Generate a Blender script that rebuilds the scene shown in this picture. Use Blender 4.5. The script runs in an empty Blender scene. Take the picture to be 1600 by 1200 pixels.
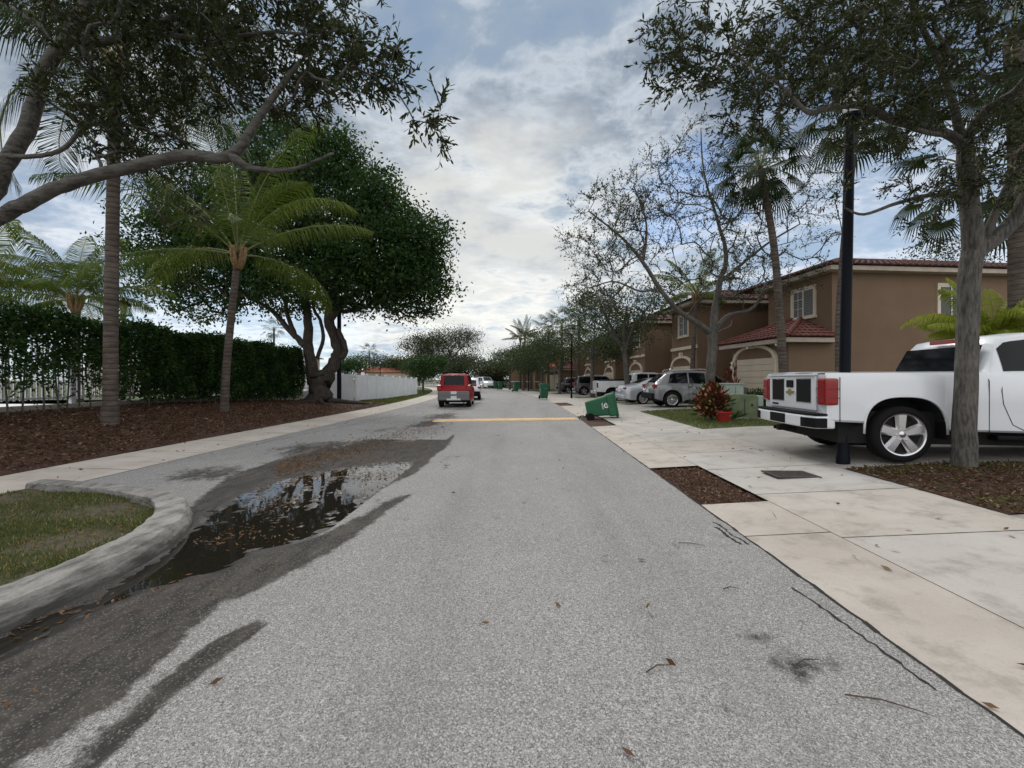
import bpy, math, random
import numpy as np
from mathutils import Vector, Matrix
rnd = random.Random(7)
RNG = np.random.default_rng(7)
PI = math.pi
COL = bpy.context.scene.collection
SC = bpy.context.scene
# ---------------------------------------------------------------- camera
TH = math.radians(1.74)               # camera heading, a little left of the road
FPX, HOR, CAMZ = 660.0, 593.0, 1.5
dv = (-math.sin(TH), math.cos(TH)); rv = (math.cos(TH), math.sin(TH))
cd = bpy.data.cameras.new('camera'); cam = bpy.data.objects.new('camera', cd); COL.objects.link(cam)
cam.location = (0, 0, CAMZ); cam.rotation_euler = (PI/2, 0, TH)
cd.sensor_width = 36; cd.lens = FPX/1600*36; cd.shift_y = -(600-HOR)/1600; cd.clip_start = 0.05; cd.clip_end = 3000
SC.camera = cam
SC.view_settings.view_transform = 'Standard'; SC.view_settings.look = 'None'; SC.view_settings.gamma = 1
SC.view_settings.exposure = 0.6
# ---------------------------------------------------------------- world
SUN_EL, SUN_AZ = math.radians(42), math.radians(-14)     # azimuth from +Y towards +X
w = bpy.data.worlds.new('World'); SC.world = w; w.use_nodes = True
nt = w.node_tree; nt.nodes.clear()
class N:
    def __init__(s, nt): s.nt = nt
    def n(s, t, **k):
        x = s.nt.nodes.new(t)
        for a, b in k.items():
            if a.startswith('_'): setattr(x, a[1:], b)
        return x
    def put(s, sock, v):
        if v is None: return
        if hasattr(v, 'is_linked') or isinstance(v, bpy.types.NodeSocket): s.nt.links.new(v, sock)
        elif isinstance(v, (tuple, list)) and len(v) == 3 and sock.type == 'RGBA': sock.default_value = (*v, 1)
        else: sock.default_value = v
    def math(s, op, a, b=None, c=None, clamp=False):
        x = s.n('ShaderNodeMath'); x.operation = op; x.use_clamp = clamp
        for i, v in enumerate((a, b, c)):
            if v is not None: s.put(x.inputs[i], v)
        return x.outputs[0]
    def vmath(s, op, a, b=None):
        x = s.n('ShaderNodeVectorMath'); x.operation = op; s.put(x.inputs[0], a)
        if b is not None: s.put(x.inputs[1], b)
        return x.outputs['Value'] if op in ('DOT_PRODUCT', 'LENGTH', 'DISTANCE') else x.outputs[0]
    def mix(s, f, a, b, mode='MIX'):
        x = s.n('ShaderNodeMix'); x.data_type = 'RGBA'; x.blend_type = mode
        s.put(x.inputs[0], f); s.put(x.inputs[6], a); s.put(x.inputs[7], b); return x.outputs[2]
    def noise(s, vec, scale, detail=4, rough=.55, dist=0, out=0):
        x = s.n('ShaderNodeTexNoise'); s.put(x.inputs['Vector'], vec)
        x.inputs['Scale'].default_value = scale; x.inputs['Detail'].default_value = detail
        x.inputs['Roughness'].default_value = rough; x.inputs['Distortion'].default_value = dist
        return x.outputs[out]
    def voro(s, vec, scale, out='Distance', feat='F1', rand=1):
        x = s.n('ShaderNodeTexVoronoi'); x.feature = feat; s.put(x.inputs['Vector'], vec)
        x.inputs['Scale'].default_value = scale; x.inputs['Randomness'].default_value = rand; return x.outputs[out]
    def ramp(s, f, stops, interp='LINEAR'):
        x = s.n('ShaderNodeValToRGB'); s.put(x.inputs[0], f); cr = x.color_ramp; cr.interpolation = interp
        while len(cr.elements) < len(stops): cr.elements.new(.5)
        for e, (p, c) in zip(cr.elements, stops):
            e.position = p; e.color = (c, c, c, 1) if isinstance(c, (int, float)) else (*c, 1)
        return x.outputs[0]
    def sm(s, v, a, b):
        x = s.n('ShaderNodeMapRange'); x.interpolation_type = 'SMOOTHSTEP'; s.put(x.inputs[0], v)
        x.inputs[1].default_value = a; x.inputs[2].default_value = b; return x.outputs[0]
    def xyz(s, v):
        x = s.n('ShaderNodeSeparateXYZ'); s.put(x.inputs[0], v); return x.outputs
    def comb(s, a, b, c=0):
        x = s.n('ShaderNodeCombineXYZ'); s.put(x.inputs[0], a); s.put(x.inputs[1], b); s.put(x.inputs[2], c); return x.outputs[0]
g = N(nt)
tc = g.n('ShaderNodeTexCoord').outputs['Generated']
d3 = g.vmath('NORMALIZE', tc)
X_, Y_, Z_ = g.xyz(d3)
za = g.math('ADD', g.math('MAXIMUM', Z_, 0.0), .16)
uv = g.comb(g.math('DIVIDE', X_, za), g.math('DIVIDE', Y_, za), 3.7)
big = g.noise(uv, .8, 6, .58, .2)
mid = g.noise(uv, 2.6, 7, .62, .25)
fin = g.noise(g.vmath('MULTIPLY', uv, (1, 1.5, 1)), 5.5, 5, .6, .3)
dens = g.math('ADD', g.math('MULTIPLY', big, .56), g.math('ADD', g.math('MULTIPLY', mid, .33), g.math('MULTIPLY', fin, .11)))
el = g.sm(Z_, .02, .62)
lowc = g.ramp(dens, [(.40, (.40, .49, .58)), (.45, (.53, .60, .67)), (.485, (.78, .79, .79)), (.515, (.58, .62, .66)), (.55, (.38, .44, .51)), (.60, (.30, .36, .43))])
topc = g.ramp(dens, [(.40, (.22, .30, .42)), (.45, (.27, .34, .43)), (.485, (.46, .51, .57)), (.52, (.25, .30, .37)), (.56, (.17, .21, .28)), (.60, (.13, .17, .23))])
cl = g.mix(el, lowc, topc)
def dirv(px, py):
    v = Vector((rv[0]*(px-800)/FPX+dv[0], rv[1]*(px-800)/FPX+dv[1], (HOR-py)/FPX)); return tuple(v.normalized())
def spot(px, py, a, b, warp=0.0):                     # round region of the sky round a direction
    dd = g.vmath('DOT_PRODUCT', d3, dirv(px, py))
    if warp: dd = g.math('ADD', dd, g.math('MULTIPLY', g.math('SUBTRACT', mid, .5), warp))
    return g.sm(dd, a, b)
# glow of the veiled sun low ahead
cl = g.mix(g.math('MULTIPLY', spot(735, 420, .93, .999, .22), .55), cl, (.92, .90, .82))
# gaps of blue
sky = g.n('ShaderNodeTexSky'); sky.sky_type = 'NISHITA'; sky.sun_disc = False
sky.sun_elevation = SUN_EL; sky.sun_rotation = SUN_AZ; sky.dust_density = .4; sky.ozone_density = 2
blue = g.mix(1, sky.outputs[0], (.085, .105, .125), 'MULTIPLY')
hole = g.math('MULTIPLY', spot(1070, 318, .991, .9990, .05), .5)
hole = g.math('MAXIMUM', hole, g.math('MULTIPLY', spot(1430, 330, .93, .998, .16), .2))
hole = g.math('MAXIMUM', hole, g.math('MULTIPLY', spot(300, 520, .93, .995, .12), .2))
cl = g.mix(hole, cl, blue)
# unseen sky overhead and behind the camera, brightened to light the ground
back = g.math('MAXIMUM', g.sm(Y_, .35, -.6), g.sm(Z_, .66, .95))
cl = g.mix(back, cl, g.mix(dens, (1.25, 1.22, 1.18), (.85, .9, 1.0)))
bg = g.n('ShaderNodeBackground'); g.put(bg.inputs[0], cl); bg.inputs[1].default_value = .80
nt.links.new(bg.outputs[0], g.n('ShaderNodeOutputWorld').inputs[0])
# ---------------------------------------------------------------- sun
sl = bpy.data.lights.new('sun', 'SUN'); sl.energy = 1.0; sl.angle = math.radians(14); sl.color = (1, .95, .88)
so = bpy.data.objects.new('sun', sl); COL.objects.link(so)
sd = Vector((math.sin(SUN_AZ)*math.cos(SUN_EL), math.cos(SUN_AZ)*math.cos(SUN_EL), math.sin(SUN_EL)))
so.rotation_euler = sd.to_track_quat('Z', 'Y').to_euler(); so.location = (0, 0, 30)

# ---------------------------------------------------------------- placing helpers
def camw(xc, D, z=0.0):                # camera-right metres, camera-forward metres -> world
    return (rv[0]*xc+dv[0]*D, rv[1]*xc+dv[1]*D, z)
def P(px, py, D):                      # photo pixel at forward distance D
    return camw((px-800)/FPX*D, D, CAMZ+(HOR-py)/FPX*D)
def G(px, py, z=0.0):                  # photo pixel on the level z
    return P(px, py, (z-CAMZ)*FPX/(HOR-py))
def cY(Y):                             # the road bends to the left beyond 18 m
    Y = np.asarray(Y, float); t = np.maximum(Y-18, 0); return -.003*t*t
def sstep(t): t = np.clip(t, 0, 1); return t*t*(3-2*t)
def gh(s, Y):                          # ground height, s = distance from the road's axis
    s = np.asarray(s, float); Y = np.asarray(Y, float)
    r = np.interp(s, [2.1, 2.9, 4.8, 6.2, 9, 30], [0, .05, .15, .24, .28, .30])*(1-.75*sstep((Y-19)/10))
    t = np.clip((-8-s)/4, 0, 1)**.7
    amp = np.interp(Y, [0, 14, 22, 30], [.68, .66, .36, .12])
    return np.where(s > 0, r, .02*np.clip((-6.5-s)/.4, 0, 1)+t*amp)
def ghw(x, y): return float(gh(x-cY(y), y))

# ---------------------------------------------------------------- mesh helpers
class MB:
    def __init__(s): s.v = []; s.f = []; s.m = []
    def add(s, vs, fs, mi=0):
        b = len(s.v); s.v += [tuple(p) for p in vs]; s.f += [tuple(i+b for i in f) for f in fs]; s.m += [mi]*len(fs)
    def box(s, c, d, mi=0, rz=0, tap=1.0, rx=0, ry=0):
        R = Matrix.Rotation(rz, 3, 'Z') @ Matrix.Rotation(ry, 3, 'Y') @ Matrix.Rotation(rx, 3, 'X'); vs = []
        for z in (-.5, .5):
            k = tap if z > 0 else 1
            for x, y in ((-.5, -.5), (.5, -.5), (.5, .5), (-.5, .5)):
                vs.append(tuple(Vector(c)+R @ Vector((x*d[0]*k, y*d[1]*k, z*d[2]))))
        s.add(vs, [(3, 2, 1, 0), (4, 5, 6, 7), (0, 1, 5, 4), (1, 2, 6, 5), (2, 3, 7, 6), (3, 0, 4, 7)], mi)
    def tube(s, pts, rr, n=8, mi=0, cap=True):
        pts = [Vector(p) for p in pts]
        if not hasattr(rr, '__len__'): rr = [rr]*len(pts)
        vs = []; up = Vector((0, 0, 1)); u = None
        for i, p in enumerate(pts):
            t = (pts[min(i+1, len(pts)-1)]-pts[max(i-1, 0)]).normalized()
            if u is None: u = t.cross(up if abs(t.z) < .9 else Vector((1, 0, 0))).normalized()
            u = (u-t*u.dot(t)).normalized(); v = t.cross(u)
            for k in range(n):
                a = 2*PI*k/n; vs.append(p+(u*math.cos(a)+v*math.sin(a))*rr[i])
        fs = [(i*n+k, i*n+(k+1) % n, (i+1)*n+(k+1) % n, (i+1)*n+k) for i in range(len(pts)-1) for k in range(n)]
        if cap: fs += [tuple(range(n-1, -1, -1)), tuple((len(pts)-1)*n+k for k in range(n))]
        s.add(vs, fs, mi)
    def lathe(s, prof, n=24, mi=0, c=(0, 0, 0), axis='Z'):
        vs = []
        for r, z in prof:
            for k in range(n):
                a = 2*PI*k/n; p = (r*math.cos(a), r*math.sin(a), z)
                if axis == 'Y': p = (p[0], p[2], p[1])
                if axis == 'X': p = (p[2], p[0], p[1])
                vs.append((p[0]+c[0], p[1]+c[1], p[2]+c[2]))
        fs = [(i*n+k, i*n+(k+1) % n, (i+1)*n+(k+1) % n, (i+1)*n+k) for i in range(len(prof)-1) for k in range(n)]
        s.add(vs, fs, mi)
    def prism(s, poly, z0, z1, mi=0, f=None):   # polygon (x,y) extruded in z, mapped by f
        n = len(poly); vs = [(x, y, z0) for x, y in poly]+[(x, y, z1) for x, y in poly]
        if f: vs = [f(*v) for v in vs]
        s.add(vs, [tuple(range(n-1, -1, -1)), tuple(range(n, 2*n))]+[(i, (i+1) % n, n+(i+1) % n, n+i) for i in range(n)], mi)
    def map(s, f): s.v = [tuple(f(*p)) for p in s.v]; return s
    def build(s, name, mats, parent=None, smooth=False, bevel=0, autos=None):
        me = bpy.data.meshes.new(name); me.from_pydata(s.v, [], s.f)
        mats = mats if isinstance(mats, (list, tuple)) else [mats]
        for m in mats: me.materials.append(m)
        if len(mats) > 1: me.polygons.foreach_set('material_index', s.m)
        o = bpy.data.objects.new(name, me); COL.objects.link(o)
        fixn(me)
        if smooth: me.polygons.foreach_set('use_smooth', [True]*len(me.polygons))
        if autos is not None:
            me.polygons.foreach_set('use_smooth', [True]*len(me.polygons)); me.set_sharp_from_angle(angle=math.radians(autos))
        if bevel:
            b = o.modifiers.new('bevel', 'BEVEL'); b.width = bevel; b.segments = 2; b.limit_method = 'ANGLE'; b.angle_limit = math.radians(40)
            b.harden_normals = False
        if parent: o.parent = parent
        return o
import bmesh
def fixn(me):
    bm = bmesh.new(); bm.from_mesh(me); bmesh.ops.recalc_face_normals(bm, faces=bm.faces); bm.to_mesh(me); bm.free()
def npmesh(name, V, F, mat, attrs=None, parent=None, smooth=False):     # F: (m,k) index array
    me = bpy.data.meshes.new(name); V = np.asarray(V, np.float32); F = np.asarray(F, np.int32)
    m, k = F.shape
    me.vertices.add(len(V)); me.vertices.foreach_set('co', V.ravel())
    me.loops.add(m*k); me.loops.foreach_set('vertex_index', F.ravel())
    me.polygons.add(m); me.polygons.foreach_set('loop_start', np.arange(0, m*k, k, dtype=np.int32))
    me.update(calc_edges=True)
    if smooth: me.polygons.foreach_set('use_smooth', np.ones(m, bool))
    for a, val in (attrs or {}).items():
        at = me.attributes.new(a, 'FLOAT', 'POINT'); at.data.foreach_set('value', np.asarray(val, np.float32))
    me.materials.append(mat); me.validate()
    o = bpy.data.objects.new(name, me); COL.objects.link(o)
    if parent: o.parent = parent
    return o
def tag(o, label=None, cat=None, group=None, kind=None):
    if label: o['label'] = label
    if cat: o['category'] = cat
    if group: o['group'] = group
    if kind: o['kind'] = kind
    return o
def empty(name, loc, rz, label, cat, group=None):
    o = bpy.data.objects.new(name, None); COL.objects.link(o); o.empty_display_size = .3
    o.location = loc; o.rotation_euler = (0, 0, rz); return tag(o, label, cat, group)
def kids(o): return [c for c in bpy.data.objects if c.parent == o]
def copy_tree(o, parent=None):
    ch = KID.get(o.name)
    if ch is None: ch = KID[o.name] = kids(o)
    c = o.copy(); COL.objects.link(c)
    if parent: c.parent = parent
    for k in ch: copy_tree(k, c)
    return c
KID = {}
def struct(o, label=None): o['kind'] = 'structure'; return o

# ---------------------------------------------------------------- materials
MATS = {}
def mat(name, base=(.5, .5, .5), rough=.6, metal=0, spec=None, coat=0, fn=None, bump=None, trans=0, emit=None):
    if name in MATS: return MATS[name]
    m = bpy.data.materials.new(name); m.use_nodes = True; t = m.node_tree; gg = N(t)
    b = t.nodes['Principled BSDF']; b.inputs['Base Color'].default_value = (*base, 1)
    b.inputs['Roughness'].default_value = rough; b.inputs['Metallic'].default_value = metal
    if spec is not None: b.inputs['Specular IOR Level'].default_value = spec
    if coat: b.inputs['Coat Weight'].default_value = coat; b.inputs['Coat Roughness'].default_value = .04
    if fn: fn(gg, b)
    MATS[name] = m; return m
def ob(gg): return gg.n('ShaderNodeTexCoord').outputs['Object']
def attr(gg, n):
    x = gg.n('ShaderNodeAttribute'); x.attribute_name = n; return x.outputs['Fac']
def bump(gg, b, h, st=.3, dist=.01):
    x = gg.n('ShaderNodeBump'); x.inputs['Strength'].default_value = st; x.inputs['Distance'].default_value = dist
    gg.put(x.inputs['Height'], h); gg.put(b.inputs['Normal'], x.outputs[0])
def noisy(c1, c2, scale, rough=.7, bs=0, bd=.01, detail=5, c3=None, s3=40):
    def fn(gg, b):
        o = ob(gg); f = gg.sm(gg.noise(o, scale, detail, .6), .3, .7); c = gg.mix(f, c1, c2)
        if c3: c = gg.mix(gg.sm(gg.noise(o, s3, 3, .6), .52, .68), c, c3)
        gg.put(b.inputs['Base Color'], c); b.inputs['Roughness'].default_value = rough
        if bs: bump(gg, b, gg.noise(o, scale*6 if not c3 else s3, 4, .6), bs, bd)
    return fn
def f_asphalt(gg, b):
    o = ob(gg)
    blot = gg.noise(o, .55, 6, .62); blot2 = gg.noise(o, 3.2, 5, .65)
    base = gg.mix(gg.sm(blot, .3, .7), (.25, .243, .23), (.31, .302, .287))
    base = gg.mix(gg.math('MULTIPLY', gg.sm(blot2, .45, .75), .35), base, (.20, .194, .186))
    st = gg.voro(o, 135, 'Color'); sx = gg.xyz(st)
    ag = gg.mix(gg.math('GREATER_THAN', sx[0], .84), base, (.46, .45, .437))
    ag = gg.mix(gg.math('LESS_THAN', sx[0], .22), ag, (.155, .15, .142))
    fs = gg.voro(o, 300, 'Color'); fx = gg.xyz(fs)
    ag = gg.mix(gg.math('MULTIPLY', gg.math('GREATER_THAN', fx[1], .8), .6), ag, (.5, .49, .47))
    ag = gg.mix(gg.math('MULTIPLY', gg.math('LESS_THAN', fx[1], .2), .7), ag, (.09, .088, .085))
    xx, yy, zz = gg.xyz(o)
    ln_ = gg.math('MULTIPLY', gg.sm(gg.math('ABSOLUTE', gg.math('SUBTRACT', gg.math('ABSOLUTE', gg.math('SUBTRACT', xx, .15)), .85)), .55, .05), gg.sm(gg.noise(gg.vmath('MULTIPLY', o, (2, .25, 1)), 1.4, 4, .6), .35, .7))
    ag = gg.mix(gg.math('MULTIPLY', ln_, .28), ag, (.13, .125, .118))
    # pits, rusty blots
    pit = gg.sm(gg.noise(gg.vmath('ADD', o, (11, 5, 0)), 1.6, 7, .7), .62, .72)
    ag = gg.mix(gg.math('MULTIPLY', pit, .5), ag, (.16, .12, .08))
    # dirt: attribute sharpened by noise
    d = attr(gg, 'dirt'); nz = gg.noise(o, 7, 6, .7); nz2 = gg.noise(gg.vmath('MULTIPLY', o, (1, .35, 1)), 2.5, 5, .6)
    dm = gg.sm(gg.math('ADD', d, gg.math('ADD', gg.math('MULTIPLY', gg.math('SUBTRACT', nz, .5), 1.1), gg.math('MULTIPLY', gg.math('SUBTRACT', nz2, .5), 1.3))), .36, .74)
    dark = gg.mix(gg.math('GREATER_THAN', sx[0], .9), gg.mix(gg.sm(gg.noise(gg.vmath('MULTIPLY', o, (1.6, .5, 1)), 5, 7, .72), .36, .64), (.012, .010, .008), (.056, .047, .038)), (.12, .11, .10))
    ag = gg.mix(gg.math('MULTIPLY', dm, .92), ag, dark)
    # pale band
    p = attr(gg, 'pale'); pm = gg.sm(gg.math('ADD', p, gg.math('MULTIPLY', gg.math('SUBTRACT', nz2, .5), 2.0)), .4, .9)
    ag = gg.mix(gg.math('MULTIPLY', pm, .5), ag, (.36, .345, .32))
    # reddish litter crumbs
    l = attr(gg, 'litter'); lm = gg.sm(gg.math('ADD', l, gg.math('MULTIPLY', gg.math('SUBTRACT', gg.noise(o, 22, 6, .75), .5), 1.9)), .5, .8)
    ag = gg.mix(lm, ag, gg.mix(gg.noise(o, 60, 3), (.035, .02, .014), (.17, .10, .07)))
    wt = attr(gg, 'wet'); wm = gg.sm(gg.math('ADD', wt, gg.math('MULTIPLY', gg.math('SUBTRACT', nz, .5), .6)), .4, .7)
    ag = gg.mix(gg.math('MULTIPLY', wm, .8), ag, (.012, .010, .009))
    gg.put(b.inputs['Base Color'], ag)
    gg.put(b.inputs['Roughness'], gg.math('SUBTRACT', .88, gg.math('MULTIPLY', wm, .5)))
    b.inputs['Specular IOR Level'].default_value = .3
    h = gg.math('ADD', gg.voro(o, 135), gg.math('MULTIPLY', gg.noise(o, 12, 4), .8))
    bump(gg, b, h, .7, .006)
def f_conc(c1, c2, seam=None, s0=0, dirt=.35, cut=None, tintn=True):
    def fn(gg, b):
        o = ob(gg); x, y, z = gg.xyz(o)
        f = gg.sm(gg.noise(o, .9, 6, .6), .3, .7); c = gg.mix(f, c1, c2)
        if seam:
            k = gg.math('DIVIDE', gg.math('SUBTRACT', y, s0), seam)
            wn = gg.n('ShaderNodeTexWhiteNoise'); wn.noise_dimensions = '1D'; gg.put(wn.inputs['W'], gg.math('FLOOR', k))
            if tintn: c = gg.mix(.35, c, gg.mix(wn.outputs[0], (.44, .38, .32), (.42, .43, .43)))
            fr = gg.math('PINGPONG', k, .5); ln = gg.math('LESS_THAN', gg.math('MULTIPLY', fr, seam), gg.math('ADD', .004, gg.math('MULTIPLY', gg.noise(o, 9, 3), .012)))
        c = gg.mix(gg.math('MULTIPLY', gg.sm(gg.noise(o, 2.4, 8, .72), .48, .70), dirt), c, (.17, .15, .125))
        c = gg.mix(gg.math('MULTIPLY', gg.sm(gg.noise(o, 60, 4, .7), .5, .75), .3), c, (.2, .18, .16))
        c = gg.mix(gg.math('MULTIPLY', gg.sm(gg.noise(gg.vmath('MULTIPLY', o, (.5, 2.4, 1)), 1.1, 7, .68), .5, .72), .35), c, (.24, .20, .165))
        if seam: c = gg.mix(ln, c, (.05, .045, .04))
        if cut is not None:                                  # an extra joint along the road
            l2 = gg.math('LESS_THAN', gg.math('ABSOLUTE', gg.math('SUBTRACT', x, cut)), .009)
            c = gg.mix(l2, c, (.05, .045, .04))
        # hairline cracks
        ck = gg.voro(gg.vmath('ADD', o, gg.vmath('MULTIPLY', gg.noise(o, 2.2, 4, .6, 0, 1), (.6, .6, 0))), .42, 'Distance', 'DISTANCE_TO_EDGE')
        c = gg.mix(gg.math('MULTIPLY', gg.math('MULTIPLY', gg.math('LESS_THAN', ck, .003), gg.math('GREATER_THAN', gg.noise(o, .35, 2), .56)), .6), c, (.08, .07, .06))
        gg.put(b.inputs['Base Color'], c); b.inputs['Roughness'].default_value = .85
        bump(gg, b, gg.noise(o, 80, 4, .7), .25, .004)
    return fn
def f_leaf(c1, c2, c3=None):
    def fn(gg, b):
        t = attr(gg, 'tint'); o = ob(gg)
        c = gg.mix(t, c1, c2)
        if c3: c = gg.mix(gg.sm(t, .86, .97), c, c3)
        gg.put(b.inputs['Base Color'], c); b.inputs['Roughness'].default_value = .5
        b.inputs['Specular IOR Level'].default_value = .16
        tr = gg.n('ShaderNodeBsdfTranslucent'); gg.put(tr.inputs[0], gg.mix(1, c, (1.5, 1.7, .7), 'MULTIPLY'))
        mx = gg.n('ShaderNodeMixShader'); mx.inputs[0].default_value = .24
        gg.nt.links.new(b.outputs[0], mx.inputs[1]); gg.nt.links.new(tr.outputs[0], mx.inputs[2])
        out = [x for x in gg.nt.nodes if x.type == 'OUTPUT_MATERIAL'][0]; gg.nt.links.new(mx.outputs[0], out.inputs[0])
    return fn
def f_bark(c1, c2, sc=14, ring=0, st=(1, 1, .16)):
    def fn(gg, b):
        o = ob(gg); v = gg.vmath('MULTIPLY', o, st if not ring else (.2, .2, 1))
        n1 = gg.noise(v, sc, 6, .7); n2 = gg.noise(o, 2.3, 5, .6)
        c = gg.mix(gg.sm(n1, .35, .65), c1, c2); c = gg.mix(gg.math('MULTIPLY', gg.sm(n2, .45, .7), .5), c, tuple(min(1, k*1.35) for k in c2))
        h = n1
        if ring:
            x, y, z = gg.xyz(o); wv = gg.math('PINGPONG', gg.math('ADD', gg.math('MULTIPLY', z, ring), gg.math('MULTIPLY', gg.noise(o, 3, 3), .8)), .5)
            c = gg.mix(gg.math('MULTIPLY', gg.sm(wv, .14, .02), .8), c, tuple(k*.45 for k in c1)); h = gg.math('ADD', n1, wv)
        gg.put(b.inputs['Base Color'], c); b.inputs['Roughness'].default_value = .9
        bump(gg, b, h, .8, .02)
    return fn
A = dict
M_asph = mat('asphalt', fn=f_asphalt)
M_lane = M_asph
M_walk = mat('sidewalk_concrete', fn=f_conc((.42, .38, .33), (.50, .47, .425), 1.45, 2.5, .5))
M_strip = mat('strip_concrete', fn=f_conc((.40, .355, .305), (.50, .455, .40), 2.9, 1.2, .5, tintn=False))
M_walkl = mat('left_sidewalk_concrete', fn=f_conc((.44, .39, .33), (.53, .48, .42), 1.6, 0.4, .3, tintn=False))
M_drive = mat('driveway_concrete', fn=f_conc((.34, .315, .28), (.44, .415, .375), 5.1, 1.45, .5, tintn=False))
def f_kerb(gg, b):
    o = ob(gg); v = gg.vmath('MULTIPLY', o, (1, .35, 2.2)); n1 = gg.noise(v, 7, 9, .72); n2 = gg.noise(o, 1.6, 6, .65); n3 = gg.noise(o, 55, 5, .75)
    c = gg.mix(gg.sm(n1, .34, .62), (.085, .08, .072), (.30, .29, .265)); c = gg.mix(gg.math('MULTIPLY', gg.sm(n2, .48, .7), .6), c, (.40, .385, .35))
    c = gg.mix(gg.math('MULTIPLY', gg.sm(n3, .5, .7), .5), c, (.10, .095, .085))
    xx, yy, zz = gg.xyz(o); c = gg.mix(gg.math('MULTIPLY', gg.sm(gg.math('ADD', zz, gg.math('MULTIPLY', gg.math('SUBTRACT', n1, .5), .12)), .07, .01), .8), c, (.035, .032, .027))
    gg.put(b.inputs['Base Color'], c); b.inputs['Roughness'].default_value = .9; bump(gg, b, gg.math('ADD', n1, gg.math('MULTIPLY', n3, .5)), .7, .012)
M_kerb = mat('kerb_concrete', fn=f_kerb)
M_soil = mat('thin_soil', fn=noisy((.05, .045, .022), (.11, .085, .055), 9, .95, .8, .02, 7, (.07, .08, .03), 40))
M_mulch = mat('mulch', fn=noisy((.035, .016, .010), (.105, .046, .028), 18, .95, 1, .03, 6, (.20, .13, .09), 55))
M_grass = mat('grass_ground', fn=noisy((.035, .055, .015), (.075, .10, .03), 3, .95, .6, .02, 6, (.10, .085, .05), 30))
M_ground = mat('far_ground', fn=noisy((.05, .07, .03), (.09, .09, .06), .3, .95))
M_pale = mat('pale_patio', fn=noisy((.62, .60, .57), (.75, .73, .70), 1.0, .8))
M_water = mat('puddle_water', (.015, .013, .01), .02, fn=lambda gg, b: (bump(gg, b, gg.noise(ob(gg), 9, 3), .10, .004), b.inputs['IOR'].__setattr__('default_value', 1.33)))
M_bark = mat('oak_bark', fn=f_bark((.035, .032, .027), (.125, .114, .099), 34))
M_barkh = mat('oak_limb_bark', fn=f_bark((.03, .027, .023), (.115, .105, .092), 30, 0, (.2, .8, 1)))
M_barkd = mat('ficus_bark', fn=f_bark((.018, .015, .012), (.062, .051, .042), 18))
M_palmb = mat('palm_bark', fn=f_bark((.05, .039, .031), (.12, .094, .075), 14, 8))
M_leaf_oak = mat('oak_leaf', fn=f_leaf((.016, .022, .010), (.046, .054, .020), (.10, .085, .036)))
M_leaf_fic = mat('ficus_leaf', fn=f_leaf((.012, .029, .008), (.038, .080, .020), (.085, .145, .034)))
M_leaf_hedge = mat('hedge_leaf', fn=f_leaf((.014, .034, .010), (.046, .092, .022), (.10, .165, .045)))
M_leaf_far = mat('far_leaf', fn=f_leaf((.018, .032, .011), (.05, .072, .024), (.08, .085, .035)))
M_palm = mat('palm_leaf', fn=f_leaf((.045, .075, .012), (.12, .155, .028), (.26, .26, .07)))
M_palmd = mat('palm_leaf_dark', fn=f_leaf((.012, .024, .008), (.034, .052, .015), (.06, .08, .03)))
M_fan = mat('fan_palm_leaf', fn=f_leaf((.016, .028, .012), (.04, .058, .02), (.10, .095, .05)))
M_croton = mat('croton_leaf', fn=f_leaf((.035, .018, .010), (.17, .030, .020), (.55, .34, .22)))
M_crotdk = mat('croton_dark', fn=f_leaf((.03, .05, .015), (.12, .03, .02)))
M_yel = mat('yellow_palm_leaf', fn=f_leaf((.12, .17, .02), (.34, .35, .05)))
M_dry = mat('dry_leaf', fn=f_leaf((.10, .05, .025), (.22, .13, .07)))
M_black = mat('black_metal', (.004, .005, .009), .5, .0, spec=.12)
M_white = mat('white_vinyl', fn=noisy((.72, .74, .76), (.82, .83, .84), 1.5, .45))
# ================================================================ GROUND
def grid(name, s0, s1, Y0, Y1, ds, dY, m, dz=0.0, attrs=None, disp=None):
    ns = max(2, int(round((s1-s0)/ds))+1); ny = max(2, int(round((Y1-Y0)/dY))+1)
    S, Y = np.meshgrid(np.linspace(s0, s1, ns), np.linspace(Y0, Y1, ny))
    X = S+cY(Y); Z = gh(S, Y)+dz
    if disp: Z = Z+disp(X, Y)
    V = np.stack([X, Y, Z], -1).reshape(-1, 3)
    i = np.arange(ny-1)[:, None]*ns+np.arange(ns-1)[None]; i = i.ravel()
    F = np.stack([i, i+1, i+ns+1, i+ns], 1)
    at = {k: f(X, Y).ravel() for k, f in (attrs or {}).items()}
    return struct(npmesh(name, V, F, m, at, smooth=True))
def blobs(lst):                         # soft ellipses (photo pixel centre, half sizes in metres, turn, strength)
    L = []
    for px, py, a, b, r, k in lst:
        x, y, _ = G(px, py); L.append((x, y, a, b, math.radians(r), k))
    def f(X, Y):
        o = np.zeros_like(X)
        for x, y, a, b, r, k in L:
            u = (X-x)*math.cos(r)+(Y-y)*math.sin(r); v = -(X-x)*math.sin(r)+(Y-y)*math.cos(r)
            o = np.maximum(o, k*np.exp(-((u/a)**2+(v/b)**2)))
        return o
    return f
def band(x0, x1, y0, y1, e=.12, ey=.6):
    return lambda X, Y: sstep((X-x0)/e+.5)*sstep((x1-X)/e+.5)*sstep((Y-y0)/ey+.5)*sstep((y1-Y)/ey+.5)
def mx(*fs): return lambda X, Y: np.clip(np.max([f(X, Y) for f in fs], axis=0), 0, 1)
zero = lambda X, Y: np.zeros_like(X)
V = [(-900, -300, -.16), (900, -300, -.16), (900, 1500, -.16), (-900, 1500, -.16)]
struct(npmesh('ground', V, [(0, 1, 2, 3)], M_ground))
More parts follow.
